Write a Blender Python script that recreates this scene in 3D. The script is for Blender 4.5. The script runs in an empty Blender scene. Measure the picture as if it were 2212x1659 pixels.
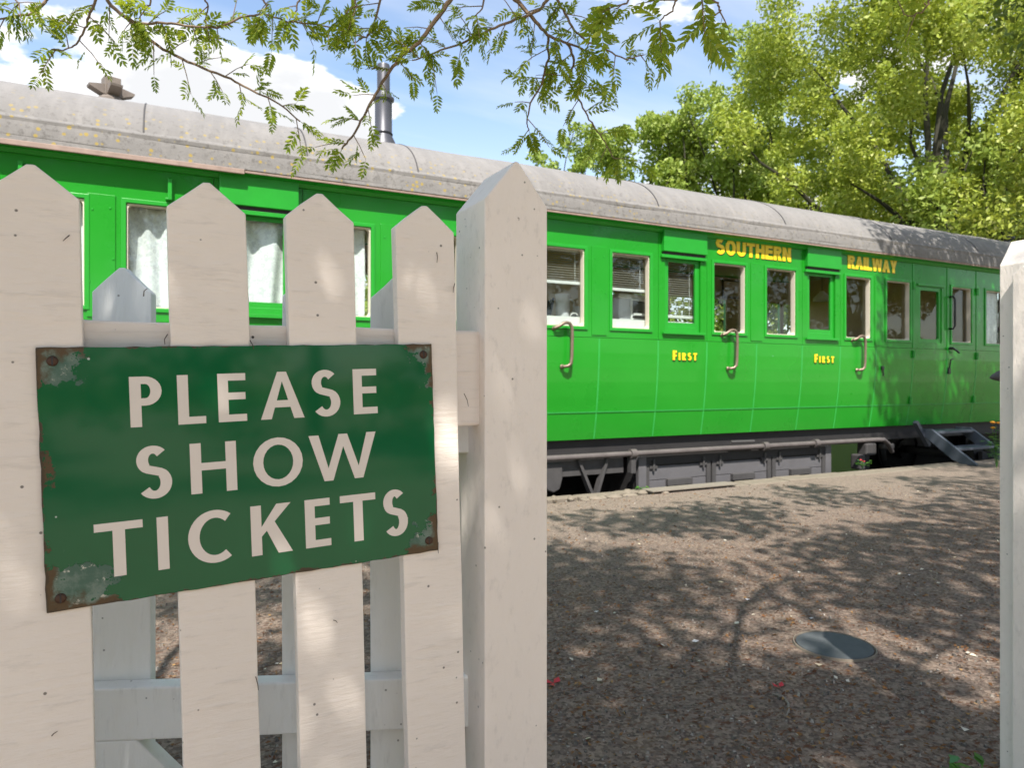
import bpy, bmesh, math, random
import numpy as np
from mathutils import Vector, Matrix
from mathutils.geometry import tessellate_polygon
R_ = math.radians
random.seed(7)
rng = np.random.default_rng(11)
scene = bpy.context.scene
COL = scene.collection

# ------------------------------------------------------------------ camera, sky, sun, exposure
CAM_H = 1.05
FX, CXP, HOR = 1474.0, 1105.5, 825.0            # focal length, centre column and horizon row of a 2211 px wide view
TH = math.atan((4065 - CXP) / FX)               # angle between the view axis and the carriage side
F2 = Vector((math.cos(TH), math.sin(TH)))       # view axis on the ground
R2 = Vector((math.sin(TH), -math.cos(TH)))      # to the right on the ground
cam_d = bpy.data.cameras.new("camera")
cam = bpy.data.objects.new("camera", cam_d)
COL.objects.link(cam)
scene.camera = cam
cam.location = (0, 0, CAM_H)
cam.rotation_euler = (math.pi / 2, 0, -(math.pi / 2 - TH))
cam_d.sensor_width = 36
cam_d.lens = 36 * FX / 2211
cam_d.shift_y = -4.5 / 2211
cam_d.clip_start = 0.05
cam_d.clip_end = 2000
cam_d.dof.use_dof = True
cam_d.dof.focus_distance = 1.05
cam_d.dof.aperture_fstop = 11.0

SUN_EL, SUN_AZ = 54.0, 25.0                     # azimuth: degrees the light slants to +X off the carriage's normal
ce, se = math.cos(R_(SUN_EL)), math.sin(R_(SUN_EL))
sun_to = Vector((math.sin(R_(SUN_AZ)) * ce, math.cos(R_(SUN_AZ)) * ce, -se))
sun_d = bpy.data.lights.new("sun", 'SUN')
sun = bpy.data.objects.new("sun", sun_d)
COL.objects.link(sun)
sun.rotation_euler = sun_to.to_track_quat('-Z', 'Y').to_euler()
sun_d.energy = 4.9
sun_d.angle = R_(0.55)
sun_d.color = (1.0, 0.955, 0.89)

world = bpy.data.worlds.new("World")
scene.world = world
world.use_nodes = True
wt = world.node_tree
for n in list(wt.nodes):
    wt.nodes.remove(n)
def wn(t, **k):
    n = wt.nodes.new(t)
    for a, b in k.items():
        setattr(n, a, b)
    return n
wout = wn('ShaderNodeOutputWorld'); wbg = wn('ShaderNodeBackground')
sky = wn('ShaderNodeTexSky', sky_type='NISHITA')
sky.sun_disc = False
sky.sun_elevation = R_(SUN_EL)
sky.sun_rotation = math.atan2(-sun_to.x, -sun_to.y)
sky.air_density = 1.0; sky.dust_density = 0.6; sky.ozone_density = 2.0
wbg.inputs['Strength'].default_value = 0.15
def wmath(op, a, b=None, clamp=False):
    n = wn('ShaderNodeMath', operation=op, use_clamp=clamp)
    for i, v in enumerate((a, b)):
        if v is None: continue
        if isinstance(v, (int, float)): n.inputs[i].default_value = v
        else: wt.links.new(v, n.inputs[i])
    return n.outputs[0]
tc = wn('ShaderNodeTexCoord'); sep = wn('ShaderNodeSeparateXYZ')
wt.links.new(tc.outputs['Generated'], sep.inputs[0])
hz = wmath('ADD', wmath('MAXIMUM', sep.outputs[2], 0.0), 0.22)
comb = wn('ShaderNodeCombineXYZ')
wt.links.new(wmath('DIVIDE', sep.outputs[0], hz), comb.inputs[0])
wt.links.new(wmath('DIVIDE', sep.outputs[1], hz), comb.inputs[1])
wt.links.new(wmath('MULTIPLY', sep.outputs[2], 2.4), comb.inputs[2])
cn = wn('ShaderNodeTexNoise'); cn.inputs['Scale'].default_value = 2.6; cn.inputs['Detail'].default_value = 9; cn.inputs['Roughness'].default_value = 0.56
wt.links.new(comb.outputs[0], cn.inputs['Vector'])
# a bank of cumulus stands in the north-west, as in the photograph
def cdir(px, py):
    d = Vector((F2.x + R2.x * (px - CXP) / FX, F2.y + R2.y * (px - CXP) / FX, (HOR - py) / FX)).normalized()
    return d
def bank(px, py, k0, k1):
    dp = wn('ShaderNodeVectorMath', operation='DOT_PRODUCT')
    nv = wn('ShaderNodeVectorMath', operation='NORMALIZE')
    wt.links.new(tc.outputs['Generated'], nv.inputs[0]); wt.links.new(nv.outputs[0], dp.inputs[0]); dp.inputs[1].default_value = cdir(px, py)
    mr = wn('ShaderNodeMapRange', interpolation_type='SMOOTHSTEP'); wt.links.new(dp.outputs['Value'], mr.inputs[0])
    mr.inputs[1].default_value = k0; mr.inputs[2].default_value = k1
    return mr.outputs[0]
bb = wmath('MAXIMUM', wmath('MAXIMUM', bank(-60, 420, 0.975, 0.993), bank(190, 390, 0.977, 0.994)), wmath('MAXIMUM', bank(400, 360, 0.978, 0.994), bank(570, 400, 0.978, 0.994)))
cov = wmath('ADD', wmath('SUBTRACT', wmath('MULTIPLY', cn.outputs['Fac'], 2.0), 1.13), wmath('MULTIPLY', bb, 0.42))
cm = wn('ShaderNodeMapRange', interpolation_type='SMOOTHSTEP'); wt.links.new(cov, cm.inputs[0])
cm.inputs[1].default_value = 0.0; cm.inputs[2].default_value = 0.11
# thin high streaks and the paler air low down
wsp = wn('ShaderNodeTexNoise'); wsp.inputs['Scale'].default_value = 1.6; wsp.inputs['Detail'].default_value = 6
mp = wn('ShaderNodeMapping'); mp.inputs['Scale'].default_value = (0.6, 2.6, 1.0); mp.inputs['Rotation'].default_value = (0, 0, 0.5)
wt.links.new(comb.outputs[0], mp.inputs[0]); wt.links.new(mp.outputs[0], wsp.inputs['Vector'])
wm = wn('ShaderNodeMapRange'); wt.links.new(wsp.outputs['Fac'], wm.inputs[0]); wm.inputs[1].default_value = 0.40; wm.inputs[2].default_value = 0.85; wm.inputs[4].default_value = 0.6
low = wn('ShaderNodeMapRange', interpolation_type='SMOOTHSTEP'); wt.links.new(sep.outputs[2], low.inputs[0])
low.inputs[1].default_value = 0.42; low.inputs[2].default_value = 0.12; low.inputs[3].default_value = 0.0; low.inputs[4].default_value = 0.45
thin = wmath('MAXIMUM', wm.outputs[0], wmath('MULTIPLY', low.outputs[0], wmath('ADD', wsp.outputs['Fac'], 0.35)))
cloudf = wmath('MAXIMUM', cm.outputs[0], thin, True)
cshade = wn('ShaderNodeMapRange'); wt.links.new(cov, cshade.inputs[0]); cshade.inputs[1].default_value = 0.02; cshade.inputs[2].default_value = 0.4
ccol = wn('ShaderNodeMix', data_type='RGBA')
wt.links.new(cshade.outputs[0], ccol.inputs[0]); ccol.inputs[6].default_value = (5.0, 5.0, 5.1, 1); ccol.inputs[7].default_value = (3.7, 3.75, 3.85, 1)
tint = wn('ShaderNodeMix', data_type='RGBA', blend_type='MULTIPLY'); tint.inputs[0].default_value = 1.0
wt.links.new(sky.outputs[0], tint.inputs[6]); tint.inputs[7].default_value = (1.32, 1.22, 1.12, 1)
mixs = wn('ShaderNodeMix', data_type='RGBA')
wt.links.new(cloudf, mixs.inputs[0]); wt.links.new(tint.outputs[2], mixs.inputs[6]); wt.links.new(ccol.outputs[2], mixs.inputs[7])
wt.links.new(mixs.outputs[2], wbg.inputs['Color']); wt.links.new(wbg.outputs[0], wout.inputs[0])

scene.view_settings.view_transform = 'Standard'
scene.view_settings.look = 'None'
scene.view_settings.gamma = 1.0
scene.view_settings.use_curve_mapping = False
scene.view_settings.exposure = 0.76
scene.render.engine = 'CYCLES'
scene.cycles.use_denoising = True
scene.cycles.max_bounces = 8
scene.cycles.transparent_max_bounces = 12
scene.cycles.caustics_reflective = False
scene.cycles.caustics_refractive = False

# ------------------------------------------------------------------ geometry of the photograph: pixel -> place
def ray(px, py):
    u = (px - CXP) / FX
    return Vector((F2.x + R2.x * u, F2.y + R2.y * u, (HOR - py) / FX))
def on_y(px, py, Y):
    d = ray(px, py); t = Y / d.y
    return Vector((d.x * t, Y, CAM_H + d.z * t))
def on_z(px, py, Z=0.0):
    d = ray(px, py); t = (Z - CAM_H) / d.z
    return Vector((d.x * t, d.y * t, Z))
def at_depth(px, py, depth):
    d = ray(px, py)
    return Vector((d.x * depth, d.y * depth, CAM_H + d.z * depth))

# ------------------------------------------------------------------ object helpers
def empty(name, loc):
    o = bpy.data.objects.new(name, None); COL.objects.link(o)
    o.location = loc; o.empty_display_size = 0.1
    return o
def tag(o, label=None, cat=None, group=None, kind=None):
    for k, v in (('label', label), ('category', cat), ('group', group), ('kind', kind)):
        if v: o[k] = v
    return o
def thing(name, loc, label, cat, group=None):
    return tag(empty(name, loc), label, cat, group)
def attach(o, parent):
    if parent is not None:
        o.parent = parent
        if parent.type == 'EMPTY':
            o.matrix_parent_inverse = Matrix.Translation(-Vector(parent.location))
    return o
def mesh_obj(name, me, mats, parent=None, kind=None):
    o = bpy.data.objects.new(name, me); COL.objects.link(o)
    for m in (mats if isinstance(mats, (list, tuple)) else [mats]):
        if m is not None and len(me.materials) < (len(mats) if isinstance(mats, (list, tuple)) else 1): me.materials.append(m)
    attach(o, parent)
    if kind: o['kind'] = kind
    return o
def copy_obj(o, parent, loc=None):
    c = o.copy(); COL.objects.link(c); c.parent = parent
    c.matrix_parent_inverse = o.matrix_parent_inverse.copy()
    if loc is not None: c.location = loc
    return c

class MB:
    def __init__(s): s.v = []; s.f = []; s.mi = []; s.cur = 0
    def add(s, vs, fs):
        b = len(s.v); s.v += [tuple(p) for p in vs]
        for f in fs: s.f.append(tuple(i + b for i in f)); s.mi.append(s.cur)
        return s
    def box(s, x0, x1, y0, y1, z0, z1):
        vs = [(x0,y0,z0),(x1,y0,z0),(x1,y1,z0),(x0,y1,z0),(x0,y0,z1),(x1,y0,z1),(x1,y1,z1),(x0,y1,z1)]
        return s.add(vs, [(0,3,2,1),(4,5,6,7),(0,1,5,4),(1,2,6,5),(2,3,7,6),(3,0,4,7)])
    def obox(s, M, sx, sy, sz):
        vs = [M @ Vector((a*sx/2, b*sy/2, c*sz/2)) for c in (-1,1) for a, b in ((-1,-1),(1,-1),(1,1),(-1,1))]
        return s.add(vs, [(0,3,2,1),(4,5,6,7),(0,1,5,4),(1,2,6,5),(2,3,7,6),(3,0,4,7)])
    def prism(s, poly, M, depth):
        """poly in the local XZ plane, extruded along local +Y"""
        n = len(poly)
        vs = [M @ Vector((p[0], 0, p[1])) for p in poly] + [M @ Vector((p[0], depth, p[1])) for p in poly]
        fs = [tuple(range(n)), tuple(reversed(range(n, 2*n)))] + [((i+1) % n, i, n+i, n+(i+1) % n) for i in range(n)]
        return s.add(vs, fs)
    def tube(s, pts, rad, seg=8, cap=True):
        pts = [Vector(p) for p in pts]
        n = len(pts); rad = rad if isinstance(rad, (list, tuple)) else [rad]*n
        b = len(s.v); up = Vector((0, 0, 1)); prev = None
        for i, p in enumerate(pts):
            t = (pts[min(i+1, n-1)] - pts[max(i-1, 0)]).normalized()
            if prev is None:
                a = t.cross(up) if abs(t.z) < 0.95 else t.cross(Vector((1, 0, 0)))
            else:
                a = prev - t * prev.dot(t)
            a.normalize(); prev = a; c = t.cross(a)
            for k in range(seg):
                w = 2*math.pi*k/seg
                s.v.append(tuple(p + (a*math.cos(w) + c*math.sin(w))*rad[i]))
        for i in range(n-1):
            for k in range(seg):
                k2 = (k+1) % seg
                s.f.append((b+i*seg+k, b+i*seg+k2, b+(i+1)*seg+k2, b+(i+1)*seg+k)); s.mi.append(s.cur)
        if cap:
            s.f.append(tuple(b+k for k in reversed(range(seg)))); s.f.append(tuple(b+(n-1)*seg+k for k in range(seg))); s.mi += [s.cur]*2
        return s
    def lathe(s, prof, M, seg=24):
        b = len(s.v); n = len(prof)
        for r, z in prof:
            for k in range(seg):
                w = 2*math.pi*k/seg
                s.v.append(tuple(M @ Vector((r*math.cos(w), r*math.sin(w), z))))
        for i in range(n-1):
            for k in range(seg):
                k2 = (k+1) % seg
                s.f.append((b+i*seg+k, b+i*seg+k2, b+(i+1)*seg+k2, b+(i+1)*seg+k)); s.mi.append(s.cur)
        s.f.append(tuple(b+k for k in reversed(range(seg)))); s.f.append(tuple(b+(n-1)*seg+k for k in range(seg))); s.mi += [s.cur]*2
        return s
    def mesh(s, name):
        me = bpy.data.meshes.new(name); me.from_pydata(s.v, [], s.f)
        if any(s.mi): me.polygons.foreach_set('material_index', s.mi)
        me.update(); return me
    def build(s, name, mats, parent=None, smooth=False, bevel=0, kind=None, seg=2, angle=30):
        o = mesh_obj(name, s.mesh(name), mats, parent, kind)
        if smooth:
            o.data.polygons.foreach_set('use_smooth', [True]*len(o.data.polygons))
            try: o.data.set_sharp_from_angle(angle=R_(38))
            except Exception: pass
        if bevel:
            m = o.modifiers.new('edge', 'BEVEL'); m.width = bevel; m.segments = seg; m.limit_method = 'ANGLE'; m.angle_limit = R_(angle)
        return o

def quads_mesh(name, V, mi=None):
    """V: (n,4,3) array -> mesh of n quads"""
    n = len(V); me = bpy.data.meshes.new(name)
    me.vertices.add(4*n); me.loops.add(4*n); me.polygons.add(n)
    me.vertices.foreach_set('co', np.ascontiguousarray(V, dtype=np.float32).ravel())
    me.loops.foreach_set('vertex_index', np.arange(4*n, dtype=np.int32))
    me.polygons.foreach_set('loop_start', np.arange(0, 4*n, 4, dtype=np.int32))
    if mi is not None: me.polygons.foreach_set('material_index', np.asarray(mi, dtype=np.int32))
    me.update(calc_edges=True); me.validate()
    return me

# ------------------------------------------------------------------ materials
class NT:
    def __init__(s, name):
        s.m = bpy.data.materials.new(name); s.m.use_nodes = True; s.t = s.m.node_tree
        s.b = s.t.nodes['Principled BSDF']; s.out = s.t.nodes['Material Output']
    def n(s, t, **k):
        x = s.t.nodes.new(t)
        for a, b in k.items(): setattr(x, a, b)
        return x
    def l(s, a, b): s.t.links.new(a, b)
    def coord(s, kind='Object', scale=(1,1,1), rot=(0,0,0)):
        c = s.n('ShaderNodeTexCoord'); m = s.n('ShaderNodeMapping'); m.inputs['Scale'].default_value = scale; m.inputs['Rotation'].default_value = rot
        s.l(c.outputs[kind], m.inputs[0]); return m.outputs[0]
    def noise(s, vec, scale, detail=4, rough=0.55):
        x = s.n('ShaderNodeTexNoise'); x.inputs['Scale'].default_value = scale; x.inputs['Detail'].default_value = detail; x.inputs['Roughness'].default_value = rough
        s.l(vec, x.inputs['Vector']); return x.outputs['Fac']
    def vor(s, vec, scale, out='Distance', feature='F1'):
        x = s.n('ShaderNodeTexVoronoi', feature=feature); x.inputs['Scale'].default_value = scale; s.l(vec, x.inputs['Vector']); return x.outputs[out]
    def rng(s, v, a, b, c=0.0, d=1.0, smooth=True):
        x = s.n('ShaderNodeMapRange', interpolation_type='SMOOTHSTEP' if smooth else 'LINEAR'); s.l(v, x.inputs[0])
        for i, k in enumerate((a, b, c, d)): x.inputs[i+1].default_value = k
        return x.outputs[0]
    def mix(s, f, a, b, mode='MIX'):
        x = s.n('ShaderNodeMix', data_type='RGBA', blend_type=mode)
        for v, i in ((f, 0), (a, 6), (b, 7)):
            if isinstance(v, (int, float)): x.inputs[i].default_value = v
            elif isinstance(v, (tuple, list)): x.inputs[i].default_value = (*v[:3], 1)
            else: s.l(v, x.inputs[i])
        return x.outputs[2]
    def math(s, op, a, b=0.0, clamp=False):
        x = s.n('ShaderNodeMath', operation=op, use_clamp=clamp)
        for i, v in enumerate((a, b)):
            if isinstance(v, (int, float)): x.inputs[i].default_value = v
            else: s.l(v, x.inputs[i])
        return x.outputs[0]
    def sep(s, vec):
        x = s.n('ShaderNodeSeparateXYZ'); s.l(vec, x.inputs[0]); return x.outputs
    def color(s, c):
        if isinstance(c, (tuple, list)): s.b.inputs['Base Color'].default_value = (*c[:3], 1)
        else: s.l(c, s.b.inputs['Base Color'])
    def rough(s, r):
        if isinstance(r, (int, float)): s.b.inputs['Roughness'].default_value = r
        else: s.l(r, s.b.inputs['Roughness'])
    def bump(s, h, strength=0.3, dist=0.01):
        x = s.n('ShaderNodeBump'); x.inputs['Strength'].default_value = strength; x.inputs['Distance'].default_value = dist
        s.l(h, x.inputs['Height']); s.l(x.outputs[0], s.b.inputs['Normal'])
    def island(s):
        g = s.n('ShaderNodeNewGeometry'); return g.outputs['Random Per Island']

def plain(name, c, rough=0.5, metal=0.0, var=0.12, scale=6, bump=0.0):
    t = NT(name); v = t.coord(); f = t.noise(v, scale, 5)
    t.color(t.mix(f, tuple(x*(1-var) for x in c), tuple(min(1, x*(1+var)) for x in c)))
    t.rough(rough); t.b.inputs['Metallic'].default_value = metal
    if bump: t.bump(t.noise(v, scale*4, 4), bump, 0.005)
    return t.m

def white_paint(name, c, grain=(1,1,1), dirt=0.5, seed=0.0):
    t = NT(name); v = t.coord(); o = t.n('ShaderNodeObjectInfo')
    add = t.n('ShaderNodeVectorMath', operation='ADD'); t.l(v, add.inputs[0])
    rv = t.n('ShaderNodeMath', operation='MULTIPLY'); t.l(o.outputs['Random'], rv.inputs[0]); rv.inputs[1].default_value = 37.0
    t.l(rv.outputs[0], add.inputs[1]); v = add.outputs[0]
    sc = t.n('ShaderNodeMapping'); sc.inputs['Scale'].default_value = grain; t.l(v, sc.inputs[0])
    g = t.noise(sc.outputs[0], 60, 6, 0.65)
    broad = t.noise(v, 3.2, 4)
    col = t.mix(t.rng(broad, 0.35, 0.7), tuple(x*0.93 for x in c), c)
    col = t.mix(t.rng(g, 0.54, 0.70, 0, 0.42), col, tuple(x*0.72 for x in c))
    # fly specks and chips of their own shape
    d = t.vor(v, 42); pick = t.n('ShaderNodeTexVoronoi'); pick.inputs['Scale'].default_value = 42; t.l(v, pick.inputs['Vector'])
    few = t.math('LESS_THAN', t.sep(pick.outputs['Color'])[0], 0.42)
    speck = t.math('MULTIPLY', t.rng(d, 0.10, 0.055), few)
    col = t.mix(t.math('MULTIPLY', speck, dirt*1.6, True), col, (0.05, 0.04, 0.03))
    pk = t.n('ShaderNodeTexVoronoi'); pk.inputs['Scale'].default_value = 9; t.l(v, pk.inputs['Vector'])
    rust = t.math('MULTIPLY', t.rng(pk.outputs['Distance'], 0.045, 0.02), t.math('LESS_THAN', t.sep(pk.outputs['Color'])[1], 0.35))
    col = t.mix(rust, col, (0.30, 0.14, 0.04))
    t.color(col); t.rough(t.rng(g, 0.3, 0.8, 0.42, 0.6)); t.b.inputs['Specular IOR Level'].default_value = 0.35
    t.bump(t.math('ADD', g, t.math('MULTIPLY', t.noise(sc.outputs[0], 22, 3), 0.9)), 0.42, 0.005)
    return t.m

M = {}
M['fence'] = white_paint('cream_white_paint', (0.83, 0.74, 0.655), (0.25, 1, 1.6))
M['rail'] = white_paint('cream_white_paint_rough', (0.80, 0.72, 0.65), (0.15, 1, 2.2), 0.8)
M['gate'] = white_paint('cool_white_paint', (0.88, 0.865, 0.83), (1.2, 1, 0.22), 0.4)

def green_paint():
    t = NT('carriage_green_paint'); v = t.coord()
    n = t.noise(v, 1.7, 4); f = t.noise(v, 45, 3)
    col = t.mix(n, (0.010, 0.235, 0.012), (0.017, 0.290, 0.018))
    dv = t.n('ShaderNodeTexVoronoi'); dv.inputs['Scale'].default_value = 7; t.l(v, dv.inputs['Vector'])
    chip = t.math('MULTIPLY', t.rng(dv.outputs['Distance'], 0.05, 0.025), t.math('LESS_THAN', t.sep(dv.outputs['Color'])[0], 0.12))
    col = t.mix(chip, col, (0.25, 0.55, 0.42))
    t.color(col); t.rough(t.rng(n, 0.2, 0.8, 0.24, 0.34)); t.b.inputs['Specular IOR Level'].default_value = 0.35; t.b.inputs['Coat Weight'].default_value = 0.22; t.b.inputs['Coat Roughness'].default_value = 0.06
    t.bump(t.math('ADD', t.math('MULTIPLY', t.noise(v, 5, 2), 1.0), t.math('MULTIPLY', f, 0.06)), 0.22, 0.012)
    return t.m
M['green'] = green_paint()
M['green2'] = plain('carriage_green_trim', (0.015, 0.29, 0.022), 0.32, 0, 0.12, 9, 0.05)

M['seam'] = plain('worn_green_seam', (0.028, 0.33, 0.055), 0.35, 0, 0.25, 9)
def roof_mat():
    t = NT('weathered_roof_canvas'); v = t.coord()
    big = t.noise(v, 1.3, 5, 0.6); fine = t.noise(v, 26, 6, 0.7); st = t.noise(t.coord('Object', (6, 1.2, 1.2)), 2.0, 4)
    col = t.mix(big, (0.150, 0.141, 0.132), (0.245, 0.232, 0.220))
    z = t.sep(t.coord())[2]
    lowf = t.rng(z, 3.2, 2.78)                    # weathering runs down the sheet and gathers above the gutter
    col = t.mix(t.math('MULTIPLY', t.rng(st, 0.4, 0.75), 0.35), col, (0.30, 0.28, 0.26))
    col = t.mix(t.math('MULTIPLY', t.rng(fine, 0.51, 0.66), t.math('ADD', 0.15, t.math('MULTIPLY', lowf, 0.55))), col, (0.10, 0.092, 0.082))
    vo = t.n('ShaderNodeTexVoronoi'); vo.inputs['Scale'].default_value = 20; t.l(t.coord(), vo.inputs['Vector'])
    lich = t.math('MULTIPLY', t.rng(t.math('ADD', vo.outputs['Distance'], t.math('MULTIPLY', fine, 0.35)), 0.52, 0.36), t.math('LESS_THAN', t.sep(vo.outputs['Color'])[0], 0.55))
    x = t.sep(t.coord())[0]
    col = t.mix(t.math('MULTIPLY', t.math('MULTIPLY', lich, lowf), t.rng(x, 6.5, 1.5, 0.15, 0.9)), col, (0.33, 0.24, 0.05))
    t.color(col); t.rough(0.85); t.bump(t.math('ADD', fine, big), 0.35, 0.012)
    return t.m
M['roof'] = roof_mat()
M['lead'] = plain('pale_gutter_strip', (0.30, 0.215, 0.175), 0.7, 0, 0.4, 14)
M['black'] = plain('underframe_black', (0.022, 0.020, 0.020), 0.7, 0, 0.4, 6, 0.3)
M['iron'] = plain('dusty_underframe_grey', (0.060, 0.056, 0.055), 0.7, 0, 0.35, 8, 0.3)
M['pipe'] = plain('rusty_brown_pipe', (0.115, 0.098, 0.092), 0.6, 0.1, 0.4, 10, 0.3)
M['box'] = plain('battery_box_grey', (0.115, 0.11, 0.115), 0.6, 0, 0.2, 7, 0.2)
M['brass'] = plain('tarnished_brass', (0.23, 0.17, 0.125), 0.42, 0.5, 0.3, 18)
M['blackmetal'] = plain('black_handle_metal', (0.02, 0.02, 0.022), 0.35, 0.3, 0.2, 8)
M['cream'] = plain('cream_window_reveal', (0.72, 0.64, 0.52), 0.5, 0, 0.06, 5)
M['tan'] = plain('tan_interior_wall', (0.66, 0.53, 0.34), 0.7, 0, 0.08, 3)
M['ply'] = plain('varnished_plywood', (0.55, 0.38, 0.22), 0.5, 0, 0.25, 2.5)
M['darkwood'] = plain('dark_wood', (0.06, 0.035, 0.02), 0.5, 0, 0.3, 8)
M['white'] = plain('white_enamelled', (0.80, 0.80, 0.80), 0.35, 0, 0.03, 4)
M['plastic'] = plain('pale_grey_plastic', (0.62, 0.62, 0.66), 0.35, 0, 0.03, 4)
M['steel'] = plain('dark_grey_flue', (0.09, 0.09, 0.10), 0.4, 0.4, 0.15, 8)
M['vent'] = plain('weathered_vent_zinc', (0.20, 0.165, 0.14), 0.7, 0.1, 0.35, 12)
M['screw'] = plain('rusted_screw', (0.07, 0.035, 0.02), 0.6, 0.4, 0.4, 60)
M['bluestep'] = plain('slate_blue_step_paint', (0.065, 0.075, 0.095), 0.5, 0, 0.25, 8, 0.2)
M['yellow'] = plain('yellow_lettering', (0.86, 0.62, 0.015), 0.4, 0, 0.06, 5)
M['shade'] = plain('lettering_black_edge', (0.02, 0.03, 0.015), 0.5)
M['letter'] = plain('enamel_letter_cream', (0.70, 0.625, 0.56), 0.2, 0, 0.03, 8)
M['bark'] = plain('grey_brown_bark', (0.16, 0.12, 0.085), 0.85, 0, 0.35, 14, 0.5)
M['twig'] = plain('brown_twig_bark', (0.20, 0.135, 0.085), 0.75, 0, 0.3, 20, 0.3)
M['plank'] = plain('weathered_plank', (0.21, 0.18, 0.145), 0.85, 0, 0.25, 20, 0.4)
M['stone'] = plain('edging_stone', (0.20, 0.165, 0.125), 0.9, 0, 0.3, 16, 0.5)
M['rail_steel'] = plain('rusty_rail', (0.12, 0.07, 0.045), 0.6, 0.5, 0.3, 12)
M['sleeper'] = plain('timber_sleeper', (0.07, 0.055, 0.045), 0.9, 0, 0.3, 8, 0.4)

def glass():
    t = NT('window_glass'); t.t.nodes.remove(t.b)
    tr = t.n('ShaderNodeBsdfTransparent'); tr.inputs[0].default_value = (0.90, 0.93, 0.91, 1)
    gl = t.n('ShaderNodeBsdfGlossy'); gl.inputs['Roughness'].default_value = 0.015
    bp = t.n('ShaderNodeBump'); bp.inputs['Strength'].default_value = 0.05; bp.inputs['Distance'].default_value = 0.01
    t.l(t.noise(t.coord(), 3, 2), bp.inputs['Height']); t.l(bp.outputs[0], gl.inputs['Normal'])
    lw = t.n('ShaderNodeLayerWeight'); lw.inputs['Blend'].default_value = 0.5
    mx = t.n('ShaderNodeMixShader'); t.l(t.math('ADD', 0.035, t.math('MULTIPLY', t.math('POWER', lw.outputs['Facing'], 5.0), 0.9)), mx.inputs[0]); t.l(tr.outputs[0], mx.inputs[1]); t.l(gl.outputs[0], mx.inputs[2])
    t.l(mx.outputs[0], t.out.inputs[0]); return t.m
M['glass'] = glass()

def lace():
    t = NT('white_lace'); v = t.coord()
    n = t.noise(v, 28, 5, 0.65); w = t.vor(v, 19)
    f = t.math('MAXIMUM', t.rng(n, 0.50, 0.60), t.math('MULTIPLY', t.rng(w, 0.18, 0.26), t.rng(w, 0.40, 0.30)))
    t.color(t.mix(f, (0.90, 0.90, 0.92), (0.74, 0.74, 0.78))); t.rough(0.9)
    return t.m
M['lace'] = lace()

def enamel():
    """sign plate; object space is metres from the plate's lower left corner"""
    t = NT('green_enamel'); v = t.coord(); s = t.sep(v); W, H = 0.502, 0.318
    n = t.noise(v, 34, 6, 0.7); n2 = t.noise(v, 9, 4, 0.6)
    base = t.mix(t.noise(v, 4, 3), (0.002, 0.078, 0.026), (0.004, 0.120, 0.040))
    # enamel lost round the four screw holes and along the rim
    def corner(cx, cz, r):
        dx = t.math('SUBTRACT', s[0], cx); dz = t.math('SUBTRACT', s[2], cz)
        return t.math('SUBTRACT', t.math('SQRT', t.math('ADD', t.math('MULTIPLY', dx, dx), t.math('MULTIPLY', dz, dz))), r)
    d = corner(0.0, H, 0.050)
    for c in ((W, H, 0.042), (W, H-0.06, 0.020), (W, 0.0, 0.046), (0.02, 0.0, 0.052), (0.27, H+0.012, 0.02), (W+0.01, 0.10, 0.022), (-0.012, 0.17, 0.012), (-0.012, 0.07, 0.014)):
        d = t.math('MINIMUM', d, corner(*c))
    edge = t.math('MINIMUM', t.math('MINIMUM', s[0], t.math('SUBTRACT', W, s[0])), t.math('MINIMUM', s[2], t.math('SUBTRACT', H, s[2])))
    wob = t.math('MULTIPLY', t.math('SUBTRACT', t.math('ADD', t.math('MULTIPLY', n, 2.0), t.math('MULTIPLY', n2, 1.5)), 1.75), 0.06)
    lost = t.rng(t.math('ADD', d, wob), 0.0015, -0.0015)
    rim = t.rng(t.math('ADD', edge, t.math('MULTIPLY', wob, 0.25)), 0.0016, 0.0002)
    under = t.mix(t.rng(n, 0.42, 0.62), (0.060, 0.12, 0.085), (0.15, 0.20, 0.16))
    under = t.mix(t.rng(t.noise(v, 55, 5, 0.7), 0.60, 0.66), under, (0.58, 0.55, 0.46))
    under = t.mix(t.rng(t.math('ADD', edge, t.math('MULTIPLY', wob, 0.5)), 0.016, 0.004), under, (0.085, 0.050, 0.020))
    col = t.mix(lost, base, under)
    col = t.mix(rim, col, (0.055, 0.036, 0.018))
    pk = t.n('ShaderNodeTexVoronoi'); pk.inputs['Scale'].default_value = 75; t.l(v, pk.inputs['Vector'])
    dots = t.math('MULTIPLY', t.rng(pk.outputs['Distance'], 0.13, 0.08), t.math('LESS_THAN', t.sep(pk.outputs['Color'])[0], 0.05))
    col = t.mix(dots, col, (0.5, 0.55, 0.5))
    sx = t.noise(t.coord('Object', (6, 1, 1), (0, 0.6, 0)), 40, 3, 0.7)
    col = t.mix(t.rng(sx, 0.70, 0.78, 0, 0.35), col, (0.12, 0.28, 0.18))
    t.color(col); t.rough(t.math('ADD', 0.07, t.math('MULTIPLY', t.math('MAXIMUM', lost, rim), 0.45)))
    t.b.inputs['Specular IOR Level'].default_value = 0.35
    t.bump(t.math('ADD', t.math('MULTIPLY', lost, -1.0), t.math('MULTIPLY', t.math('MULTIPLY', n, lost), 0.6)), 0.5, 0.0015)
    return t.m
M['enamel'] = enamel()

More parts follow.
